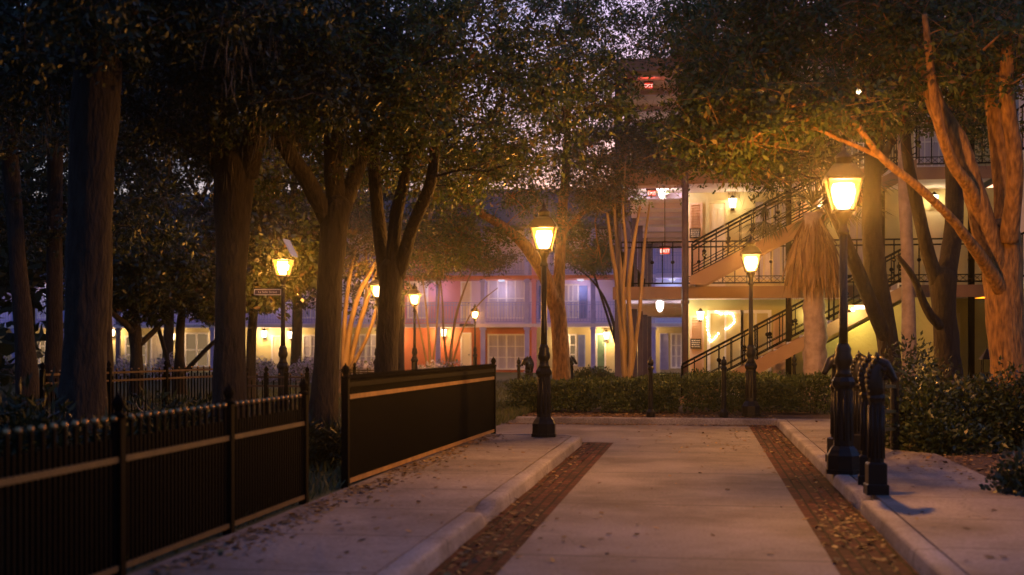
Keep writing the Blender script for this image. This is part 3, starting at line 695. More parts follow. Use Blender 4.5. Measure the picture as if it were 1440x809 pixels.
# lights under the galleries
GP = .75
for px, z in ((1030, S2+2.35), (1150, S2+2.35), (1312, S2+2.35), (1060, S3+2.3), (1205, S3+2.3), (1312, S3+2.3)):
    x = R(px); sconce(e, x, YW, z, GP*(1.3 if z < 6 else .8), 1.1, (1, .74, .36))
for px in (985, 1140): sconce(e, R(px), YW, 2.3, GP*(.9 if px == 985 else .55), 1.0, (1, .7, .28))
# staircases
def staircase(label, z0, xs, rise, y0, y1, solid):
    run = rise/.556; x0, x1 = xs, xs+run; n = 17; sl = rise/run
    e = empty('staircase', ((x0+x1)/2, (y0+y1)/2, z0), label, 'staircase', 'outdoor staircases of the yellow building')
    for y in (y0, y1-.08):
        g = MB(); th = .26
        g.add([(x0-.1, yy, z0+.0) for yy in (y, y+.08)]+[(x0+.25, yy, z0-.02) for yy in (y, y+.08)]+[(x1, yy, z0+rise-th) for yy in (y, y+.08)]+[(x1, yy, z0+rise+.03) for yy in (y, y+.08)]+[(x0-.1, yy, z0+.2) for yy in (y, y+.08)],
              [(0, 2, 4, 6, 8), (9, 7, 5, 3, 1), (0, 1, 3, 2), (2, 3, 5, 4), (4, 5, 7, 6), (6, 7, 9, 8), (8, 9, 1, 0)])
        g.build('stringer', M['peach'], e)
    g = MB()
    for k in range(n):
        xa = x0+run*k/n; z = z0+rise*(k+1)/n; g.box(xa, xa+run/n+.03, y0+.08, y1-.08, z-.05, z-.005); g.box(xa, xa+.03, y0+.08, y1-.08, z-rise/n, z-.05)
    g.build('treads', M['soffit'], e)
    for y in (y0+.04, y1-.04):
        g = MB(); A_ = Vector((x0-.05, y, z0+.16)); B_ = Vector((x1, y, z0+rise+.05)); up = Vector((0, 0, 1))
        g.bar(A_+up*.88, B_+up*.88, .07, .05); g.bar(A_+up*.78, B_+up*.78, .03); g.bar(A_+up*.14, B_+up*.14, .03)
        g.bar(A_+up*.3, B_+up*.3, .022)
        m = 18
        for i in range(m+1):
            p = A_.lerp(B_, i/m); g.bar(p+up*(-.02 if i % 6 == 0 else .14), p+up*.86, .045 if i % 6 == 0 else .024)
            if i % 2: g.ball(p+up*(.5), .055, 6); g.ball(p+up*.42+Vector((.03, 0, 0)), .03, 5)
        g.build('railing', M['iron_dull'], e)
    if solid:
        g = MB(); xa = x0+run*.56
        g.add([(xa, y0+.1, 0), (x1+.6, y0+.1, 0), (x1+.6, y0+.1, rise-.36), (x1, y0+.1, rise-.36), (xa, y0+.1, rise*.56-.36),
               (xa, y1-.1, 0), (x1+.6, y1-.1, 0), (x1+.6, y1-.1, rise-.36), (x1, y1-.1, rise-.36), (xa, y1-.1, rise*.56-.36)],
              [(0, 1, 2, 3, 4), (9, 8, 7, 6, 5), (0, 4, 9, 5), (4, 3, 8, 9), (3, 2, 7, 8), (2, 1, 6, 7), (1, 0, 5, 6)])
        g.build('support_wall', M['olive'], e)
    return e
XS = GX(962, 32.6)
staircase('lower outdoor staircase rising to the right behind the palm trunk, iron railing on peach stringers', 0, XS, S2, 32.0, 33.3, True)
staircase('upper outdoor staircase rising from the middle gallery behind the palm fronds', S2, XS+.25, S3-S2, 32.2, 33.45, False)
# small light under the stair head
x, z = GX(1200, 31.95), GZ(434, 1200, 31.95)
e = empty('stair_light', (x, 31.95, z), 'small bright light fixed to the lower staircase right of the largest lamp post', 'light')
g = MB(); g.box(x-.12, x+.3, 31.9, 31.99, z-.03, z+.09, .01); g.build('housing', M['peach'], e)
g = MB(); g.ball((x-.02, 31.86, z-.03), .05, 8); g.box(x+.02, x+.26, 31.885, 31.899, z-.01, z+.07); g.build('bulb', M['warmglow'], e)
lamp('stair_light_lamp', (x, 31.6, z-.1), 5, (1, .78, .3), .05)
# string of fairy lights on the ground-floor window
pts = [[(994, 446), (994.6, 455), (996, 464), (998, 473), (999.5, 481), (1003, 476), (1008, 472), (1013, 468)], [(1008, 439), (1013, 441), (1020, 441), (1027, 441), (1031, 443), (1032, 449), (1031, 456), (1027, 460), (1022, 462), (1018, 464)]]
e = empty('string_lights', (R(1015), YW-.08, Zp(460)), 'string of tiny warm bulbs hung in loops on the ground-floor window', 'string lights')
g = MB()
for ln in pts: g.tube([(R(a, YW-.08), YW-.08, Zp(b)) for a, b in ln], .006, 4)
g.build('wire', M['iron'], e)
gb = MB(); gb.ball((0, 0, 0), .026, 6); b0 = None
for ln in pts:
    for (a, b), (c, d_) in zip(ln[:-1], ln[1:]):
        for t in (0, .5):
            loc = Vector((R(a+(c-a)*t, YW-.1)+random.uniform(-.02, .02), YW-.1, Zp(b+(d_-b)*t)+random.uniform(-.02, .02)))-e.location
            if b0 is None: b0 = gb.build('bulb', M['fairy'], e, loc)
            else:
                o = b0.copy(); COL.objects.link(o); o.parent = e; o.location = loc
# ------------------------------------------------------------------ breezeway walkways left of the yellow building
XB = GX(863, YF); YE = 56
e = empty('breezeway', ((XB+XA)/2, (YF+YE)/2, 0), 'open breezeway of stacked walkways and dark posts left of the yellow building', 'breezeway'); BW = e
for z in (S2, S3, S4):
    g = MB(); g.box(XB, XA-.03, YF+.02, YE, z-.16, z-.002)
    s = g.build('walkway_slab', M['soffit'], e)
    for k in range(9):
        g = MB(); y = YF+.5+k*2.6; g.box(XB+.02, XA-.05, y, y+.22, z-.32, z-.162); g.build('beam', M['lav'], s)
    g = MB(); g.box(XB-.02, XA-.02, YF-.06, YF+.018, z-.32, z+.01); g.build('fascia', M['peach'], s)
for k in range(6):
    y = YF+.1+k*4.2; g = MB(); g.box(XB+.02, XB+.2, y, y+.2, 0, S4-.3); g.build('post', M['navy'], e)
for z in (S2, S3):
    railing(e, XB+.2, XA-.1, YF+.05, z, 1.18, M['iron_dull'], .26, knob=1, rod=.028)
    g = MB()
    for zz in (.1, 1.1): g.bar((XB+.1, YF+.3, z+zz), (XB+.1, YE, z+zz), .035)
    for k in range(70): g.bar((XB+.1, YF+.3+k*.31, z+.1), (XB+.1, YF+.3+k*.31, z+1.1), .022)
    g.build('side_railing', M['iron_dull'], e)
def hang_lantern(px, D, py, zc, label, m, power, col, s=.75):
    p = P(px, D, py=py); e = empty('hanging_lantern', p, label, 'lantern', 'white lanterns hung in the breezeway')
    g = MB(); g.tube([(0, 0, .2*s), (0, 0, zc-p.z)], .01, 5); g.lathe([(.05*s, .2*s), (.16*s, .14*s), (.15*s, .12*s)], 8); g.lathe([(.09*s, -.2*s), (.05*s, -.24*s)], 8); g.build('cap', M['white'], e, (0, 0, 0))
    g = MB(); g.lathe([(.08*s, -.2*s), (.135*s, -.08*s), (.15*s, .12*s)], 8); g.build('glass', M[m], e, (0, 0, 0))
    lamp('lantern_light', (0, -.3, -.05), power, col, .1, e)
hang_lantern(928, 35.6, 430, S2-.16, 'white lantern hanging under the lowest breezeway ceiling', 'whiteglow', 8, (1, .86, .76))
hang_lantern(931, 35.6, 271, S3-.16, 'white lantern hanging high in the breezeway beside the red exit signs', 'whiteglow', 10, (1, .84, .8))
lamp('breezeway_light', P(935, 44, py=425), 9, (1, .85, .8), .15); lamp('breezeway_light', P(945, 44, py=300), 11, (1, .8, .78), .15)
def exit_sign(px, D, py, zc, label, s=1.0, yaw=0):
    p = P(px, D, py=py); e = empty('exit_sign', p, label, 'exit sign', 'red exit signs of the breezeway'); e.rotation_euler.z = yaw
    g = MB(); g.box(-.2*s, .2*s, -.03, .05, -.14*s, .14*s); g.box(-.22*s, .22*s, -.05, .07, .14*s, .2*s); g.tube([(0, 0, .2*s), (0, 0, max(.25, zc-p.z))], .012, 5); g.build('housing', M['iron'], e, (0, 0, 0))
    g = MB(); g.box(-.185*s, .185*s, -.036, -.03, -.125*s, .125*s); g.build('face', M['exitpink'], e, (0, 0, 0))
    text_mesh('lettering', 'EXIT', .2*s, M['exitred'], e, (0, -.04, -.01), (math.pi/2, 0, 0))
    lamp('exit_light', (0, -.3, 0), .8, (1, .08, .04), .1, e)
exit_sign(935, 34.6, 353, S3-.16, 'red exit sign over the middle walkway railing', .66)
exit_sign(916, 35.2, 272, S3-.16, 'red exit sign beside the upper white lantern', .62, .4)
exit_sign(912, 35.2, 121, S4-.16, 'topmost red exit sign, glowing through the leaves', .6)
# ------------------------------------------------------------------ pale blue wing at far right
XW = 7.38
e = empty('blue_wing', (XW+3, 31, 0), 'pale blue wing with white columns and tall windows at the right edge', 'building')
g = MB(); g.box(XW+.6, XW+7, 27, 35.98, 0, S2-.2); g.build('lower_wall', M['yellow'], e)
g = MB(); g.box(XW+.6, XW+7, 27, 35.98, S2, S4+.1); g.build('upper_wall', M['skyblue'], e)
for z in (S2, S3, S4):
    g = MB(); g.box(XW, XW+6.9, 27.1, 33.4, z-.22, z-.003); g.build('gallery_slab', M['white'], e)
g = MB(); g.box(XW-.2, XW+7.2, 26.8, 36, S4+.12, S4+.4); g.build('roof', M['roofm'], e)
for y in (28.2, 29.9, 31.6, 32.9):
    g = MB(); g.lathe([(.14, 0), (.14, .15), (.11, .2), (.095, 2.6), (.13, 2.68), (.13, S2-.23)], 14, (XW+.14, y, 0), True); g.build('column', M['white'], e)
    g = MB(); g.box(XW+.08, XW+.2, y-.06, y+.06, S2, S4-.23); g.build('post', M['white'], e)
for z in (S2, S3):
    g = MB()
    for zz in (.1, 1.1): g.bar((XW+.1, 27.2, z+zz), (XW+.1, 33.3, z+zz), .04)
    for k in range(24): g.bar((XW+.1, 27.25+k*.26, z+.1), (XW+.1, 27.25+k*.26, z+1.1), .024)
    g.build('railing', M['iron_dull'], e)
    for y in (28.3, 30.6, 32.9, 34.8):
        g = MB(); g.box(XW+.54, XW+.6, y-.5, y+.5, z+.2, z+2.35); o = g.build('window', M['white'], e)
        g = MB(); g.box(XW+.52, XW+.538, y-.42, y+.42, z+.3, z+2.27); g.build('pane', M['curtain'], o)
        g = MB()
        for s in (-1, 1): g.box(XW+.53, XW+.598, min(y+s*.52, y+s*.95), max(y+s*.52, y+s*.95), z+.2, z+2.35)
        g.build('shutters', M['blueshut'], e)
# ------------------------------------------------------------------ trees
# views that stay open between the crowns (bearing/height boxes, nearer than D): lanterns, facades and stairs
OPEN = [(368, 340, 422, 570, 26), (345, 395, 400, 425, 26), (716, 300, 818, 640, 19.3), (1022, 318, 1092, 600, 25), (1132, 190, 1242, 700, 13.6),
        (566, 395, 604, 540, 42), (654, 416, 684, 540, 63), (516, 396, 540, 420, 36), (640, 392, 860, 540, 64), (892, 292, 1098, 545, 33), (1150, 345, 1372, 500, 31), (905, 262, 940, 284, 33.5),
        (904, 112, 920, 130, 34), (1300, 245, 1326, 280, 34), (140, 462, 350, 530, 66), (350, 455, 470, 530, 66), (560, 440, 660, 530, 66)]
def is_open(px, py, D, padm):
    pad = padm*F/D*.8
    for a, b, c, d_, dm in OPEN:
        if D < dm and a-pad < px < c+pad and b-pad < py < d_+pad: return True
    return False
def smooth(pts, rad, n):
    """Catmull-Rom through pts."""
    P_ = [pts[0]*2-pts[1]]+pts+[pts[-1]*2-pts[-2]]; o = []; r = []
    for i in range(1, len(P_)-2):
        for k in range(n):
            t = k/n; a, b, c, d_ = P_[i-1], P_[i], P_[i+1], P_[i+2]
            o.append(.5*((2*b)+(c-a)*t+(2*a-5*b+4*c-d_)*t*t+(3*b-a-3*c+d_)*t**3)); r.append(rad[i-1]*(1-t)+rad[i]*t)
    o.append(pts[-1]); r.append(rad[-1]); return o, r
def tree(name, label, cat, D, limbs, crowns, bark, leaf, group=None, lsize=(.1, .05), per=110, cr=.45, seed=1, moss=0, base_z=.05, spread=None, flat=.7, twig=.016):
    """limbs: polylines of (px, py, width px, distance offset); the first is the trunk. crowns: (px, py, rx px, ry px, d offset, depth m, clumps)."""
    rg = np.random.default_rng(seed); random.seed(seed)
    p0 = limbs[0][0]; root = P(p0[0], D+p0[3]); root.z = base_z
    e = empty(name, root, label, cat, group); g = MB(); nodes = []; nrad = []
    for li, lm in enumerate(limbs):
        pts = [P(a, D+dd, py=b) for a, b, w, dd in lm]; rad = [w/2/F*(D+dd) for a, b, w, dd in lm]
        if li == 0:
            pts[0].z = base_z-.1; pts.insert(1, pts[0].lerp(pts[1], .14)); rad.insert(1, rad[0]*1.08); rad[0] *= 1.75
        sp_, sr = smooth(pts, rad, 14 if D < 20 else 7 if D < 35 else 3)
        big = max(rad) > .06
        if li == 0 and len(limbs) > 1:          # the fork closes as a rounded crotch
            dr = (sp_[-1]-sp_[-2]).normalized(); r_ = sr[-1]; q = sp_[-1]
            sp_ += [q+dr*r_*.35, q+dr*r_*.65, q+dr*r_*.85]; sr += [r_*.86, r_*.58, r_*.2]
        g.tube(sp_, sr, (30 if D < 20 else 16 if D < 30 else 9) if big else 7, True, .13 if big else .06)
        skip = len(sp_)//2 if li == 0 and len(limbs) > 1 else 2
        for q, r in list(zip(sp_, sr))[skip:]: nodes.append(q); nrad.append(r)
    C = []
    for (a, b, rx, ry, dd, dep, n) in crowns:
        tries = 0; k = 0
        while k < n and tries < n*14:
            tries += 1
            v = rg.normal(size=3); v = v/np.linalg.norm(v)*rg.random()**.42
            Dq = D+dd+v[1]*dep
            if Dq < 6.5: continue
            px, py = a+v[0]*rx, b+v[2]*ry
            q = P(px, Dq, py=py)
            if q.z < 1.6 or is_open(px, py, Dq, cr): continue
            if mnoise.noise(Vector((q.x*.5+seed, q.y*.5, q.z*.65))) < -.16: continue
            C.append(q); k += 1
    N_ = np.array([tuple(x) for x in nodes]) if nodes else np.zeros((0, 3)); CA_ = np.array([tuple(c) for c in C])
    rem = list(range(len(C)))
    if len(C):
        d0 = np.linalg.norm(CA_[:, None]-N_[None], axis=2).min(1); rem.sort(key=lambda i: d0[i])
        pool = [N_]; tips = []
        for i in rem:
            allN = np.concatenate(pool); c = CA_[i]
            dist = np.linalg.norm(allN-c, axis=1)+np.maximum(0, allN[:, 2]-c[2])*.8
            j = int(dist.argmin()); a = Vector(allN[j]); b = Vector(c); L = (b-a).length
            mid = a.lerp(b, .5)+Vector((rg.normal()*.09*L, rg.normal()*.09*L, .08*L+rg.normal()*.05*L)); q1 = a.lerp(mid, .5)+Vector((rg.normal(), rg.normal(), rg.normal()))*.03*L
            r0 = min(.045, twig*.6+.011*L)*(1 if D > 12 else .8)
            pts, rr = smooth([a, q1, mid, b], [r0, r0*.8, r0*.6, r0*.3], 2)
            g.tube(pts, rr, 5, True, 0, False)
            pool.append(np.array([tuple(mid), tuple(b)]))
            for _ in range(3):
                t = b+Vector((rg.normal(), rg.normal(), rg.normal()*.7))*cr*.8; g.tube([mid.lerp(b, .6), b.lerp(t, .4), t], [r0*.35, r0*.25, .003], 4, True, 0, False)
    g.build('trunk', bark, e)
    if len(C):
        k = rg.integers(int(per*.5), int(per*1.5), len(C)); idx = np.repeat(np.arange(len(C)), k); n = len(idx)
        # leaves gather along short sprays, so the outline is ragged
        ns = 9; spd = unit(rg.normal(size=(len(C), ns, 3))*np.array([1, 1, .7])+np.array([0, 0, -.05])); sl = rg.uniform(.5, 1.5, (len(C), ns, 1))
        s_i = rg.integers(0, ns, n); t = rg.random((n, 1))**.7
        base = CA_[idx]+spd[idx, s_i]*sl[idx, s_i]*cr*t*np.array([1, 1, flat])+rg.normal(size=(n, 3))*.055
        dd = unit(spd[idx, s_i]*.7+rg.normal(size=(n, 3))*.75+np.array([0, 0, -.2]))
        global RNG; RNG = rg
        quads('crown', leaves(base, lsize[0], lsize[1], d=dd), leaf, e)
    if moss and len(C):
        V = []
        ch = rg.choice(len(C), min(len(C), moss), replace=False)
        for i in ch:
            L = rg.uniform(.4, 1.3); m = 34; c = CA_[i]
            b = c+np.stack([rg.normal(size=m)*.1, rg.normal(size=m)*.1, -rg.random(m)*L*.8], 1)
            d = unit(np.stack([rg.normal(size=m)*.16, rg.normal(size=m)*.16, -np.ones(m)], 1))
            quads('hanging_moss', leaves(b, .26, .011, d=d), M['moss'], e)
    return e
GO = 'oaks along the lane'
# --- left foreground row
tree('oak_tree', 'huge oak trunk nearest on the left, rising straight behind the near fence', 'oak tree', 13.6,
     [[(112, 640, 69.6, 0), (120, 480, 62.6, 0), (126, 330, 60.9, 0), (134, 150, 64.4, 0), (142, -10, 57.4, 0), (150, -160, 48.7, 0)],
      [(140, 60, 29.6, 0), (210, -20, 26.1, -.6), (300, -110, 19.1, -1.5)], [(134, 80, 29.6, 0), (70, -30, 24.4, .5), (-20, -120, 20, 1)]],
     [(60, -20, 330, 130, 0, 3, 150), (250, -60, 220, 120, -1, 3, 90), (30, 130, 90, 90, 2, 1.5, 26)], M['barkd'], M['darkleaf'], GO, seed=3, moss=8, lsize=(.08, .04), per=140)
tree('oak_tree', 'dark oak with a thick trunk that widens upward, between the magnolias and the open-lid lamp', 'oak tree', 16.5,
     [[(322, 600, 48.0, 0), (323, 500, 43.2, 0), (325, 380, 43.2, 0), (328, 280, 51.2, 0), (330, 225, 59.2, 0)],
      [(316, 240, 38.4, 0), (298, 150, 33.6, .3), (284, 40, 28.8, .5), (270, -90, 20.8, .8)], [(345, 245, 35.2, 0), (366, 150, 30.4, -.4), (384, 40, 25.6, -.8), (420, -80, 17.6, -1)]],
     [(300, 40, 270, 150, 0, 3.2, 190), (400, 110, 160, 90, -.5, 2.5, 70), (235, 180, 120, 70, 1, 2, 44)], M['barkd'], M['darkleaf'], GO, seed=4, moss=10, lsize=(.08, .04), per=140)
tree('oak_tree', 'dark oak forking into a left-leaning limb and upright limbs, third big trunk from the left', 'oak tree', 17.2,
     [[(452, 625, 46.4, 0), (459, 520, 36.8, 0), (464, 400, 35.2, 0), (470, 320, 40.0, 0), (474, 290, 40.0, 0)],
      [(462, 310, 27.2, 0), (430, 250, 24.0, -.3), (400, 205, 21.6, -.7), (372, 150, 16.0, -1), (340, 80, 11.2, -1.4)],
      [(474, 300, 28.8, 0), (468, 200, 26.4, .2), (470, 90, 23.2, .3), (476, -40, 17.6, .3)],
      [(480, 300, 24.0, 0), (500, 245, 21.6, .3), (520, 190, 19.2, .6), (535, 100, 15.2, 1), (560, 10, 10.4, 1.2)]],
     [(440, 60, 220, 150, 0, 3.2, 170), (530, 130, 130, 90, .5, 2.5, 62), (395, 235, 90, 55, 1.5, 2, 24)], M['barkd'], M['oakleaf'], GO, seed=5, moss=10, lsize=(.08, .04), per=140)
tree('oak_tree', 'oak splitting into three limbs behind the long fence panel, fourth big trunk from left', 'oak tree', 18.4,
     [[(543, 570, 35.2, 0), (545, 500, 30.4, 0), (548, 440, 30.4, 0), (551, 395, 33.6, 0), (553, 375, 35.2, 0)],
      [(542, 392, 20.8, 0), (533, 320, 19.2, .3), (527, 250, 17.6, .5), (520, 160, 14.4, .8), (512, 60, 10.4, 1)],
      [(552, 385, 19.2, 0), (556, 310, 17.6, -.2), (572, 235, 16.0, -.3), (576, 150, 12.8, -.3), (590, 40, 9.6, -.5)],
      [(560, 390, 19.2, 0), (580, 320, 17.6, -.4), (606, 255, 16.8, -1), (616, 180, 13.6, -1.4), (650, 80, 9.6, -2)]],
     [(560, 80, 190, 160, 0, 4, 150), (700, 100, 190, 150, -1.5, 3.5, 118), (640, 230, 120, 60, 1, 3, 40), (480, 240, 60, 60, 2, 2, 14)], M['barkd'], M['oakleaf'], GO, seed=6, moss=10, lsize=(.075, .038), per=140, cr=.4)
# --- centre
tree('oak_tree', 'forking tree directly behind the central street lamp, its lamplit limb leaning left', 'oak tree', 34,
     [[(790, 560, 27.9, 0), (789, 500, 24.6, 0), (785, 450, 23.0, 0), (782, 425, 24.6, 0)],
      [(780, 432, 19.7, 0), (764, 385, 18.9, -.3), (738, 345, 17.2, -.6), (706, 318, 13.9, -1), (672, 295, 10.7, -1.5), (645, 250, 7.4, -2)],
      [(785, 432, 18.0, 0), (787, 380, 16.4, .2), (789, 320, 15.6, .3), (795, 240, 12.3, .5), (800, 140, 8.2, .5)],
      [(788, 330, 9.8, .3), (830, 290, 8.2, .8), (880, 250, 5.7, 1.2)]],
     [(700, 270, 120, 90, -1, 4, 95), (800, 160, 170, 130, 0, 4, 118), (640, 350, 80, 45, -1, 3, 38), (880, 220, 110, 80, 1, 3.5, 75), (900, 50, 180, 120, -1, 4, 180), (1000, 130, 120, 80, -2, 3, 70), (830, 350, 55, 45, 9, 2, 22)],
     M['barklit'], M['oakleaf'], GO, seed=7, per=120, cr=.55, moss=16)
tree('crape_myrtle', 'crape myrtle with a cluster of slim golden trunks rising from the hedge before the breezeway', 'crape myrtle', 29.3,
     [[(882, 560, 16.3, 0), (881, 520, 10.2, 0), (878, 450, 8.2, 0), (873, 390, 7.5, .2), (868, 340, 6.1, .3), (862, 270, 4.1, .5)],
      [(880, 545, 9.5, -.1), (874, 470, 7.5, -.2), (868, 400, 6.1, -.3), (860, 350, 5.4, -.4), (854, 300, 3.4, -.5)],
      [(884, 545, 9.5, -.1), (888, 480, 7.5, -.2), (884, 410, 6.1, -.3), (890, 350, 5.4, -.3), (900, 290, 3.4, -.4)],
      [(886, 530, 7.5, .1), (898, 450, 5.4, .2), (903, 390, 4.8, .3), (907, 335, 4.1, .4), (914, 285, 2.7, .5)],
      [(881, 520, 6.1, 0), (876, 420, 4.8, -.4), (880, 350, 4.8, -.5), (876, 290, 3.4, -.5), (880, 220, 2.7, -.5)]],
     [(880, 235, 90, 70, 0, 1.8, 74), (840, 280, 55, 45, 0, 1.5, 30), (930, 235, 60, 40, 0, 1.5, 26), (880, 300, 40, 35, 0, 1, 12)],
     M['barks'], M['crapeleaf'], 'crape myrtles', seed=8, lsize=(.075, .038), per=90, cr=.4, twig=.01)
# --- right
tree('oak_tree', 'big lamplit oak at the far right edge with pale orange limbs fanning up and left', 'oak tree', 18.8,
     [[(1424, 640, 60.5, 0), (1420, 520, 52.1, 0), (1414, 440, 50.4, 0), (1408, 370, 53.8, 0), (1406, 330, 52.1, 0)],
      [(1408, 420, 30, .05), (1392, 350, 35.3, -.2), (1372, 280, 31.9, -.4), (1346, 200, 28.6, -.5), (1318, 150, 25.2, -.4), (1290, 70, 18.5, -.2), (1270, -20, 12.6, 0)],
      [(1380, 330, 14, -.25), (1366, 270, 18.5, -.6), (1340, 230, 16.8, -.9), (1318, 165, 14.3, -1.2), (1308, 90, 10.9, -1.4), (1300, 20, 7.6, -1.6)],
      [(1414, 350, 33.6, .3), (1412, 250, 30.2, .5), (1400, 140, 28.6, .7), (1398, 20, 25.2, .8), (1390, -90, 18.5, .8)],
      [(1418, 340, 25.2, -.3), (1428, 240, 22.7, -.6), (1416, 120, 20.2, -.8), (1424, 0, 16.8, -1), (1440, -90, 11.8, -1)],
      [(1416, 480, 14, .1), (1412, 425, 21.8, -.05), (1398, 392, 20.2, -.3), (1374, 355, 16.8, -.7), (1340, 310, 13.4, -1.3), (1290, 262, 11.8, -1.8), (1240, 222, 10.1, -2.2), (1195, 165, 8.4, -2.5), (1160, 145, 6.7, -2.6), (1110, 150, 4.2, -2.6)],
      [(1240, 222, 7.6, -2.2), (1190, 200, 5.9, -2.3), (1120, 175, 4.2, -2.4), (1060, 200, 2.5, -2.5)]],
     [(1290, 40, 230, 120, -.6, 3, 170), (1100, 120, 150, 80, -1.8, 2, 88), (1410, 20, 110, 110, 1, 2.5, 50), (1010, 190, 90, 60, -1.5, 1.6, 36), (1050, 20, 150, 80, -1, 2.5, 70), (1200, 140, 90, 60, 2, 2, 30)], M['barklit'], M['oakleaf'], GO, seed=9)
tree('oak_tree', 'leaning dark oak trunk just right of the largest street lamp', 'oak tree', 23.5,
     [[(1256, 560, 34, 0), (1250, 490, 31, 0), (1238, 420, 30, 0), (1228, 360, 28, 0), (1226, 300, 27, 0), (1228, 220, 23, 0), (1220, 120, 18, 0), (1212, 20, 12, 0)],
      [(1247, 480, 22, 0), (1222, 420, 21, -.4), (1202, 370, 19, -.7), (1186, 330, 15, -1), (1160, 280, 10, -1.3)],
      [(1228, 260, 13, 0), (1256, 190, 10, .3), (1280, 110, 8, .5)]],
     [(1210, 70, 150, 120, 0, 3.5, 120), (1080, 220, 90, 50, .5, 2.5, 34), (1240, 340, 40, 40, -1, 1, 5)], M['barkd'], M['oakleaf'], GO, seed=10, moss=10)
tree('oak_tree', 'dark oak forking in a V before the gallery railing, left of the big lamplit oak', 'oak tree', 25,
     [[(1338, 570, 44, 0), (1332, 500, 36, 0), (1328, 440, 34, 0), (1325, 390, 38, 0)],
      [(1318, 400, 22, 0), (1302, 345, 20, -.2), (1290, 290, 18, -.3), (1276, 220, 15, -.4), (1270, 130, 12, -.4), (1255, 30, 8, -.4)],
      [(1330, 395, 28, 0), (1340, 330, 26, .3), (1342, 270, 24, .5), (1338, 190, 20, .6), (1346, 90, 15, .7), (1340, -20, 10, .7)],
      [(1334, 470, 16, 0), (1306, 440, 12, -.3), (1284, 390, 9, -.5), (1262, 360, 6, -.7)]],
     [(1320, 60, 150, 120, 0, 3.5, 110), (1360, 170, 80, 60, 2, 2, 18)], M['barkd'], M['oakleaf'], GO, seed=12)
tree('tall_tree', 'slim straight tree with a pale pinkish trunk between the two dark oaks at right', 'tree', 29,
     [[(1280, 560, 22, 0), (1278, 460, 19, 0), (1276, 360, 18, 0), (1272, 250, 18, 0), (1272, 120, 17, 0), (1274, 0, 14, 0)]],
     [(1265, -30, 120, 90, 0, 2, 40)], M['barkp'], M['darkleaf'], None, seed=13)
# --- left background
GB_ = 'dark tall trees far left in the park'
for i, (px, w, D, lean, lab) in enumerate(((149, 18, 25, 2, 'slender straight dark trunk just right of the nearest huge oak trunk'), (40, 26, 29, -26, 'dark trunk leaning left at the far left edge of the park'), (76, 24, 30, 2, 'upright dark trunk left of the nearest huge oak trunk'))):
    tree('park_tree', lab, 'tree', D, [[(px, 560, w*1.2, 0), (px+lean*.2, 480, w, 0), (px+lean*.6, 360, w*.9, 0), (px+lean, 220, w*.9, 0), (px+lean*1.2, 60, w*.8, .3), (px+lean, -80, w*.6, .5)]],
         [(px-20, 120, 170, 130, 0, 3.5, 110), (px+20, 300, 110, 60, 2, 3, 30)], M['barkd'], M['darkleaf'], GB_, seed=20+i, lsize=(.12, .06), cr=.55)
GM = 'small magnolias in the park'
tree('magnolia_tree', 'left of the two small dark magnolias, the end of its left limb lit', 'magnolia', 38,
     [[(192, 545, 20, 0), (192, 500, 17, 0), (190, 465, 19, 0), (188, 440, 15, 0), (190, 380, 9, 0), (192, 330, 5, 0)], [(188, 470, 10, 0), (176, 455, 9, -.5), (160, 442, 8, -.9), (140, 420, 5, -1)], [(196, 485, 9, 0), (214, 468, 8, .3), (232, 450, 6, .5)]],
     [(190, 380, 85, 75, 0, 2, 230), (150, 400, 40, 40, 0, 1.4, 26), (220, 420, 40, 30, 0, 1.5, 26)], M['barkd'], M['magleaf'], GM, seed=30, lsize=(.17, .075), per=75, cr=.42)
tree('magnolia_tree', 'right of the two small dark magnolias, with a low limb reaching right', 'magnolia', 39,
     [[(253, 545, 18, 0), (253, 500, 14, 0), (254, 460, 13, 0), (258, 420, 9, 0), (262, 350, 5, 0)], [(263, 520, 7, 0), (280, 502, 7, -.4), (300, 482, 6, -.8), (318, 470, 4, -1)], [(238, 516, 6, 0), (228, 480, 6, .3), (220, 455, 5, .5), (206, 430, 4, .8)]],
     [(258, 385, 75, 75, 0, 2, 210), (300, 410, 40, 45, 0, 1.5, 30)], M['barkd'], M['magleaf'], GM, seed=31, lsize=(.17, .075), per=75, cr=.42)
tree('magnolia_tree', 'magnolia with broad leaves turned gold by the open-lid lamp in front of it', 'magnolia', 28.6,
     [[(352, 560, 15, 1), (354, 470, 12, 1), (362, 400, 10, .8), (372, 340, 8, .6), (380, 260, 5, .4)], [(358, 430, 7, 1), (400, 390, 5, .4), (440, 350, 4, 0)]],
     [(395, 325, 75, 60, 0, 1.2, 100), (362, 420, 30, 40, 0, .9, 34), (432, 410, 32, 45, 0, .9, 40), (400, 265, 80, 40, .5, 1.5, 55), (330, 300, 45, 60, 1, 1.2, 34)], M['barkd'], M['magleaf'], GM, seed=32, lsize=(.17, .08), per=70, cr=.4)
GC = 'crape myrtles'
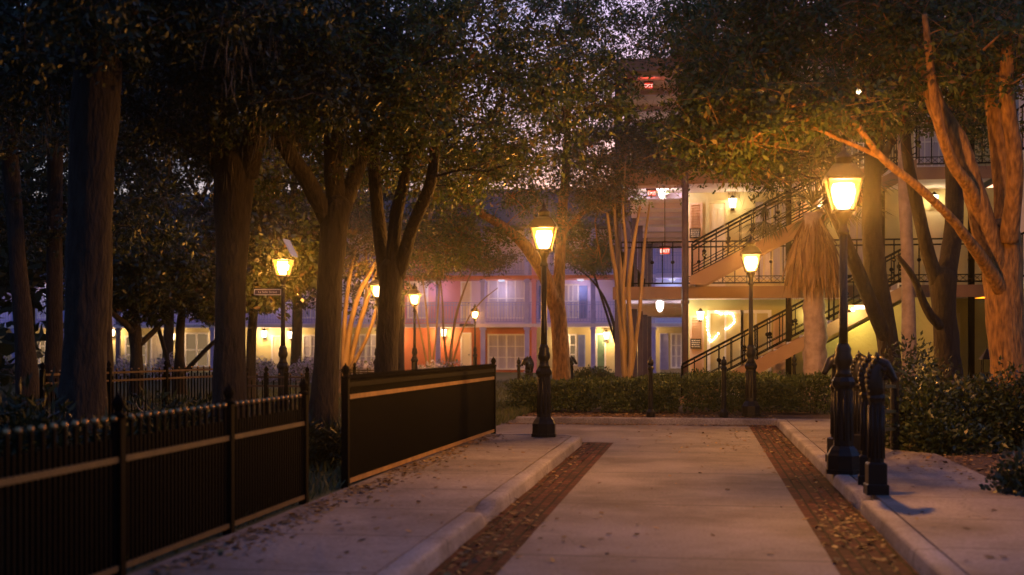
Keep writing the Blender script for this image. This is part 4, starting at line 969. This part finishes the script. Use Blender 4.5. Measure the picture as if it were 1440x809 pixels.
tree('crape_myrtle', 'crape myrtle with slanting orange-lit stems between the third and fourth big trunks', 'crape myrtle', 39,
     [[(484, 545, 18, 0), (486, 505, 12, 0), (492, 460, 8, 0), (506, 410, 7, -.2), (522, 382, 5, -.3), (540, 340, 3, -.4)],
      [(488, 530, 9, .1), (502, 470, 7, .2), (520, 410, 6, 0), (536, 370, 4, 0)], [(482, 530, 9, 0), (484, 460, 7, 0), (490, 400, 6, 0), (500, 350, 4, 0)],
      [(486, 520, 6, .3), (508, 450, 5, .5), (516, 400, 4, .6), (514, 350, 3, .6)], [(490, 525, 7, -.1), (514, 480, 5, -.2), (528, 440, 5, -.2), (540, 400, 3, -.2)]],
     [(505, 345, 60, 45, 0, 2, 60), (490, 290, 70, 50, 1, 2, 50)], M['barks'], M['crapeleaf'], GC, seed=33, lsize=(.09, .045), per=80, cr=.45, twig=.01)
tree('crape_myrtle', 'pale crape myrtle stems right of the distant street lamp by the terracotta wall', 'crape myrtle', 50,
     [[(632, 540, 6.2, 0), (634, 500, 4.3, 0), (640, 450, 3.7, 0), (652, 410, 2.5, 0), (664, 380, 1.9, 0)], [(630, 525, 3.7, 0), (624, 470, 3.1, 0), (622, 420, 2.5, 0), (616, 370, 1.9, 0)], [(634, 520, 3.1, 0), (652, 460, 2.5, -.4), (676, 425, 1.9, -.6), (700, 405, 1.2, -.8)]],
     [(640, 360, 60, 35, 0, 3, 62), (610, 375, 40, 25, 0, 2, 26), (690, 372, 45, 20, -1, 2, 22)], M['barks'], M['crapeleaf'], GC, seed=34, lsize=(.11, .055), per=80, cr=.55, twig=.012)
tree('crape_myrtle', 'small crape myrtle with thin stems just behind the fourth big trunk', 'crape myrtle', 47,
     [[(606, 540, 5.6, 0), (604, 490, 3.7, 0), (600, 440, 3.1, 0), (594, 390, 1.9, 0)], [(608, 520, 3.1, 0), (614, 460, 2.5, 0), (618, 400, 1.9, 0)], [(602, 520, 3.1, .2), (588, 450, 2.5, .4), (574, 390, 1.9, .5)]],
     [(595, 345, 55, 45, 0, 2.5, 56)], M['barks'], M['crapeleaf'], GC, seed=35, lsize=(.11, .055), per=80, cr=.5, twig=.012)
tree('crape_myrtle', 'grey-leaved small tree arching over the lawn behind the golden crape myrtle trunks', 'tree', 52,
     [[(872, 545, 6.2, 0), (866, 470, 5.0, 0), (850, 420, 3.7, 0), (828, 390, 2.5, 0), (800, 370, 1.9, 0)], [(868, 490, 3.7, 0), (840, 400, 3.1, .3), (820, 345, 1.9, .5)]],
     [(830, 372, 55, 36, 0, 3, 62), (800, 330, 50, 40, 1, 3, 36)], M['barkd'], M['oakleaf'], None, seed=36, lsize=(.11, .055), per=90, cr=.55)
GD = 'background trees beyond the park'
for i, (px, py, rx, ry, D, n, lab) in enumerate(((40, 210, 190, 190, 52, 250, 'dark leafy tree mass at the far left beyond the magnolias'), (235, 180, 170, 180, 56, 270, 'dark leafy tree rising behind the two small magnolias'),
                                                  (415, 210, 150, 160, 54, 250, 'leafy tree rising behind the open-lid lamp'), (140, 200, 130, 200, 62, 230, 'dark tree farthest back at left, filling the gap between the two nearest big trunks'), (325, 190, 120, 190, 63, 210, 'dark tree farthest back behind the second big trunk'),
                                                  (560, 270, 120, 110, 60, 150, 'grey-green tree before the far townhouse roofs, left of the distant lamp'))):
    tree('background_tree', lab, 'tree', D, [[(px, 530, 16, 0), (px+3, 420, 13, 0), (px-2, 300, 11, 0), (px+4, 150, 7, 0)], [(px, 380, 8, 0), (px+50, 280, 6, 1), (px+80, 190, 4, 1)], [(px, 360, 8, 0), (px-50, 270, 6, -1), (px-80, 190, 4, -1)]],
         [(px, py, rx, ry, 0, 4.5, n), (px, py+165, rx*.85, 60, -2, 3, 70 if i < 5 else 10)], M['barkd'], M['darkleaf'] if i < 5 else M['oakleaf'], GD, seed=40+i, lsize=(.17, .09), per=110, cr=.85)
# --- palm
def palm():
    rg = np.random.default_rng(77); D = 30; b = P(1146, D, z=.05); top = P(1143, D, py=300)
    e = empty('palm_tree', b, 'fan palm with a shaggy skirt of dry fronds in front of the staircase', 'palm')
    g = MB(); pts = [b.lerp(top, t) for t in np.linspace(0, 1, 26)]
    g.tube(pts, [(.27-.07*t+(.03 if i % 2 else 0))*(1+.25*max(0, .12-t)*6) for i, t in enumerate(np.linspace(0, 1, 26))], 20, True, .24); g.build('trunk', M['barkp'], e)
    V = []
    for zc, r0, L, n in ((top.z+.05, .42, 1.75, 1700), (top.z-.35, .4, 1.5, 1500), (top.z-.75, .34, 1.15, 900)):
        a = rg.uniform(0, 2*math.pi, n); o = np.stack([np.cos(a), np.sin(a), np.zeros(n)], 1); s = rg.random((n, 1))
        base = np.array([top.x, top.y, zc])+o*(.12+s*(r0-.02))+np.array([0, 0, -1])*s*L*.5
        d = unit(o*rg.uniform(.0, .5, (n, 1))**1.4*(1.2-s)+np.array([0, 0, -1])+rg.normal(size=(n, 3))*.09)
        Lf = L*rg.uniform(.2, .75, (n, 1)); w = unit(np.cross(d, rg.normal(size=(n, 3))))*rg.uniform(.012, .04, (n, 1))
        Q = np.empty((n, 4, 3)); Q[:, 0] = base; Q[:, 1] = base+d*Lf*.5+w; Q[:, 2] = base+d*Lf+rg.normal(size=(n, 3))*.03; Q[:, 3] = base+d*Lf*.5-w; V.append(Q)
    quads('dry_skirt', np.concatenate(V), M['deadfrond'], e)
    g = MB(); V = []
    for k in range(42):
        a = rg.uniform(0, 2*math.pi); el = rg.uniform(-.35, 1.2); o = np.array([math.cos(a)*math.cos(el), math.sin(a)*math.cos(el), math.sin(el)])
        L = rg.uniform(.85, 1.5); s = np.array(tuple(top))+np.array([0, 0, .1+.25*rg.random()]); tip = s+o*L+np.array([0, 0, -.12])
        g.tube([Vector(s), Vector(s+o*L*.5+np.array([0, 0, .03])), Vector(tip)], [.018, .014, .011], 5)
        side = unit(np.cross(o, [0, 0, 1.0])+1e-3); up = np.cross(side, o); m = 30
        th = np.linspace(-1.75, 1.75, m); dirs = np.cos(th)[:, None]*o+np.sin(th)[:, None]*side+up*(.12*np.cos(th*2))[:, None]+np.array([0, 0, -.22])
        dirs = unit(dirs+rg.normal(size=(m, 3))*.05); Lb = (.85-.18*np.abs(th))[:, None]*rg.uniform(.85, 1.1, (m, 1))
        w = unit(np.cross(dirs, up+rg.normal(size=(m, 3))*.15))*.017
        droop = np.array([0, 0, -.14])
        Q = np.empty((m, 4, 3)); Q[:, 0] = tip; Q[:, 1] = tip+dirs*Lb*.55+w; Q[:, 2] = tip+dirs*Lb+droop; Q[:, 3] = tip+dirs*Lb*.55-w; V.append(Q)
    g.build('frond_stalks', M['frond'], e); quads('crown', np.concatenate(V), M['frond'], e)
palm()
# ------------------------------------------------------------------ hedges, shrubs, ground cover
def shrub(name, label, cat, c, r, n, leaf, ls, group=None, seed=1, stems=9, lumps=14, flower=None):
    """Bush of leaf sprays filling a lumpy ellipsoid (radii r) that stands on the ground at c."""
    rg = np.random.default_rng(seed); e = empty(name, c, label, cat, group)
    lc = unit(rg.normal(size=(lumps, 3)))*rg.random((lumps, 1))**.5*.68; lc[:, 2] = np.abs(lc[:, 2])*.9+.12
    i = rg.integers(0, lumps, n); v = unit(rg.normal(size=(n, 3)))*(rg.random((n, 1))**.33)*.44
    q = (lc[i]+v)*np.array(r); q[:, 2] = np.maximum(q[:, 2], .03)
    d = unit(unit(v)*.7+rg.normal(size=(n, 3))*.6+np.array([0, 0, .12]))
    global RNG; RNG = rg
    V = leaves(q+np.array(tuple(c)), ls[0], ls[1], d=d); quads('foliage', V, leaf, e)
    g = MB()
    for k in range(stems):
        t = Vector(lc[k % lumps]*np.array(r))+Vector(c); b = Vector(c)+Vector((rg.normal()*.12*r[0], rg.normal()*.12*r[1], -.03)); m = b.lerp(t, .5)+Vector((rg.normal()*.06, rg.normal()*.06, .08))
        g.tube([b, m, t], [.02, .014, .006], 5)
    g.build('stems', M['barkd'], e)
    if flower:
        j = rg.integers(0, n, flower[1]); quads('flowers', leaves(q[j]*1.06+np.array(tuple(c))+np.array([0, 0, .05]), flower[2], flower[2]*.6), flower[0], e)
    return e
def hedge(label, x0, x1, y0, y1, z0, h, n, leaf, ls, seed):
    rg = np.random.default_rng(seed); e = empty('hedge', ((x0+x1)/2, (y0+y1)/2, z0), label, 'hedge', 'low hedge along the far kerb')
    q = rg.random((n, 3)); sh = rg.random(n) < .75; f = rg.integers(0, 4, n)      # mostly a shell
    q[sh & (f < 2), 2] = 1-rg.random((sh & (f < 2)).sum())**2*.18; q[sh & (f == 2), 1] = rg.random((sh & (f == 2)).sum())**2*.2
    X = x0+(x1-x0)*q[:, 0]; Y = y0+(y1-y0)*q[:, 1]
    top = np.array([h*(1+.26*mnoise.noise(Vector((a*.9, b*.9, seed)))+.22*mnoise.noise(Vector((a*3, b*3, seed)))) for a, b in zip(X, Y)])
    Y = Y+np.array([.2*mnoise.noise(Vector((a*1.1, z*2, 5+seed))) for a, z in zip(X, q[:, 2])])
    Z = z0+.05+top*q[:, 2]
    global RNG; RNG = rg
    d = unit(rg.normal(size=(n, 3))+np.array([0, -.3, .5]))
    quads('foliage', leaves(np.stack([X, Y, Z], 1), ls[0], ls[1], d=d), leaf, e)
    g = MB()
    for k in range(int((x1-x0)*7)):
        a, b = rg.uniform(x0, x1), rg.uniform(y0+.2, y1-.2); g.tube([(a, b, z0-.03), (a+rg.normal()*.08, b+rg.normal()*.08, z0+h*.5), (a+rg.normal()*.15, b+rg.normal()*.15, z0+h*.9)], [.013, .01, .004], 4)
    g.build('stems', M['barkd'], e)
ya, yb = 26.6, 28.9
xs = [GX(716, 27), GX(845, 27), GX(960, 27), GX(1172, 27)]
hedge('left stretch of the low hedge, behind the central street lamp', xs[0], xs[1]-.1, ya, yb, .1, .56, 13000, M['hedgeleaf'], (.07, .035), 1)
hedge('middle stretch of the low hedge, at the foot of the golden crape myrtle', xs[1], xs[2]-.1, ya-.1, yb, .1, .6, 12000, M['hedgeleaf'], (.07, .035), 2)
hedge('right stretch of the low hedge, before the staircase and palm', xs[2], xs[3], ya, yb+.2, .1, .66, 18000, M['hedgeleaf'], (.07, .035), 3)
GS = 'shrubs of the right-hand bed'
for i, (px, D, r, n, lab) in enumerate(((1300, 17.4, (.75, .9, 1.2), 5200, 'broad leafy shrub right behind the rail fence and hitching posts'),
                                       (1290, 19.5, (.9, .9, 1.5), 4600, 'tall leafy shrub at the foot of the leaning oak on the right'),
                                       (1364, 17.9, (.9, .9, 1.05), 5200, 'leafy shrub left of the small garden lantern'),
                                       (1428, 17.5, (.85, .7, 1.15), 4600, 'leafy shrub cut by the right edge before the big lamplit oak'),
                                       (1335, 16.7, (.7, .5, .55), 3600, 'low front shrub spilling toward the leaf litter at right'),
                                       (1438, 12.1, (.36, .5, .4), 1500, 'small dark shrub in the near right corner bed'))):
    shrub('shrub', lab, 'shrub', P(px, D, z=.08), r, n, M['shrubleaf'], (.085, .042), GS, 50+i)
shrub('round_bush', 'rounded bright green bush beyond the hedge, right of the branching tree', 'bush', P(836, 44, z=0), (.95, .9, .85), 6500, M['hedgeleaf'], (.1, .05), None, 61, lumps=24)
shrub('round_bush', 'low green bush beyond the hedge under the breezeway', 'bush', P(938, 46, z=0), (1.0, .9, .5), 4000, M['hedgeleaf'], (.1, .05), None, 62)
shrub('shrub', 'bushy plant at the foot of the staircase beside the palm', 'shrub', P(1098, 30.3, z=.08), (.5, .4, .9), 2200, M['hedgeleaf'], (.085, .04), None, 63)
GP_ = 'pale flowering shrubs before the far townhouses'
for i, (px, D, rx, lab) in enumerate(((505, 45, 1.1, 'pale flowering shrub at the foot of the slanting crape myrtle'), (622, 50, 1.35, 'pale flowering shrub right of the fourth big trunk'), (602, 46, .8, 'small pale flowering shrub behind the distant street lamp post'),
                                     (170, 52, 1.4, 'pale flowering shrub left of the small magnolias'), (232, 54, 1.1, 'pale flowering shrub between the two small magnolias'), (362, 52, 1.2, 'pale flowering shrub under the street name sign'), (430, 52, 1.0, 'pale flowering shrub right of the open-lid lamp post'), (15, 50, 1.0, 'pale flowering shrub at the far left edge'))):
    shrub('flowering_shrub', lab, 'shrub', P(px, D, z=0), (rx, .9, 1.05), 2600, M['paleflower'], (.12, .06), GP_, 70+i, flower=(M['paleflower'], 400, .12))
GL = 'dark plants behind the near fence'
for i, (px, D, r, lab) in enumerate(((40, 11.5, (.7, .7, 1.0), 'dark leafy plant at the far left behind the near fence'), (215, 15, (.8, .8, .85), 'ferny dark plant right of the nearest huge trunk'), (268, 17, (.7, .8, .75), 'ferny dark plant left of the second big trunk'), (150, 12.8, (.6, .6, .7), 'low dark plant at the foot of the nearest huge trunk'),
                                    (415, 14.3, (.32, .5, .62), 'dark plant in the gap between the two near fences'), (455, 14.6, (.35, .5, .5), 'dark ivy-like plant at the foot of the third big trunk'))):
    shrub('park_plant', lab, 'plant', P(px, D, z=.08), r, 2200, M['darkleaf'], (.16, .035), GL, 80+i)
# grass
def grass(name, n, fn, L, z):
    rg = np.random.default_rng(5); xy = fn(rg, n); n = len(xy)
    b = np.concatenate([xy, np.full((n, 1), z)], 1); d = unit(np.stack([rg.normal(size=n)*.4, rg.normal(size=n)*.4, np.ones(n)], 1))
    global RNG; RNG = rg
    o = quads(name, leaves(b, L, .016, d=d), M['grassblade']); tag(o, kind='stuff')
def park(rg, n):
    y = rg.uniform(7, 30, n); x = -3.5-rg.random(n)**1.5*12; return np.stack([x, y], 1)
grass('grass', 34000, park, .16, .09)
def far(rg, n):
    y = 30.5+rg.random(n)**1.3*22; x = rg.uniform(-14, 3.3, n); return np.stack([x, y], 1)
grass('lawn_grass', 30000, far, .12, .035)
# woods added to block low sky light, behind the viewpoint and on the left
def leaf_screen():
    rg = np.random.default_rng(15); n = 26000; h = n//2
    A = np.stack([rg.uniform(-34, 34, h), -13-rg.random(h)*4, rg.random(h)*12], 1); B = np.stack([-24-rg.random(h)*5, rg.uniform(-14, 48, h), rg.random(h)*13], 1)
    global RNG; RNG = rg
    tag(quads('sky_screen_leaves', leaves(np.concatenate([A, B]), .7, .4), M['darkleaf']), kind='stuff')
leaf_screen()
# fallen leaves
def litter():
    rg = np.random.default_rng(9); S = []
    def add(n, x, y, z): 
        S.append(np.stack([x, y, np.full(n, z)], 1))
    n = 220; y = rg.uniform(6.5, 19.8, n); add(n, RL+.03+np.abs(rg.normal(size=n))*.13, y, .006)
    n = 150; y = 8.3+rg.random(n)*3.2; add(n, RL+.05+rg.random(n)**1.5*.45, y, .006)
    n = 240; y = rg.uniform(7, 24, n); add(n, RR-.03-np.abs(rg.normal(size=n))*.16, y, .006)
    n = 170; add(n, rg.uniform(BR, RR, n), rg.normal(size=n)*1.1+10.6, .006)
    n = 1400; y = rg.uniform(6, 19.7, n); add(n, -3.36+np.abs(rg.normal(size=n))*.17+.12*np.maximum(0, np.sin(y*2.1))*rg.random(n), y, .122)
    n = 2600; add(n, rg.uniform(GX(715, 25), RR, n), YK+.25+rg.random(n)*1.9, .105)
    n = 600; add(n, rg.uniform(GX(715, 25), RR+.2, n), YK-.03-np.abs(rg.normal(size=n))*.14, .006)
    n = 240; y = rg.uniform(18, 24.5, n); add(n, 1.3-np.abs(rg.normal(size=n))*.9, y, .006)
    n = 3200; add(n, 3.02+rg.random(n)*3.5, 14+rg.random(n)**1.3*3.5, .106)
    n = 1300; add(n, 4.05+rg.random(n)*2.5, 10.4+rg.random(n)*3, .106)
    n = 160; add(n, rg.uniform(BL, BR, n), rg.uniform(7, 24, n), .005)
    n = 220; add(n, rg.uniform(RR+.2, 4, n), rg.uniform(7, 24, n), .124)
    n = 130; add(n, rg.uniform(-3.2, RL-.2, n), rg.uniform(7, 19.5, n), .122)
    n = 260; add(n, 2.9-np.abs(rg.normal(size=n))*.25, rg.uniform(13.5, 24, n), .124)
    b = np.concatenate(S); n = len(b); a = rg.uniform(0, 6.28, n)
    d = unit(np.stack([np.cos(a), np.sin(a), rg.uniform(-.02, .3, n)], 1)); L = rg.uniform(.025, .085, (n, 1))
    w = unit(np.cross(np.array([0, 0, 1.0])+rg.normal(size=(n, 3))*.25, d))*L*.3
    Q = np.empty((n, 4, 3)); Q[:, 0] = b; Q[:, 1] = b+d*L*.5+w; Q[:, 2] = b+d*L; Q[:, 3] = b+d*L*.5-w
    Q[..., 2] = np.maximum(Q[..., 2], b[:, None, 2])
    tag(quads('fallen_leaves', Q, M['deadleaf']), kind='stuff')
litter()
# ------------------------------------------------------------------ thin haze added to give the lamps their glow
HAZE = 0.0006
if HAZE:
    g = MB(); g.box(-64, 66, -6, 92, -2.2, 17); o = g.build('haze', []); o['kind'] = 'stuff'
    m = bpy.data.materials.new('lamp_glow_haze'); m.use_nodes = True; nt = m.node_tree; nt.nodes.remove(nt.nodes['Principled BSDF'])
    v = nt.nodes.new('ShaderNodeVolumePrincipled'); v.inputs['Color'].default_value = (.9, .9, .92, 1); v.inputs['Density'].default_value = HAZE; v.inputs['Anisotropy'].default_value = .95
    nt.links.new(v.outputs[0], nt.nodes['Material Output'].inputs['Volume']); o.data.materials.append(m)
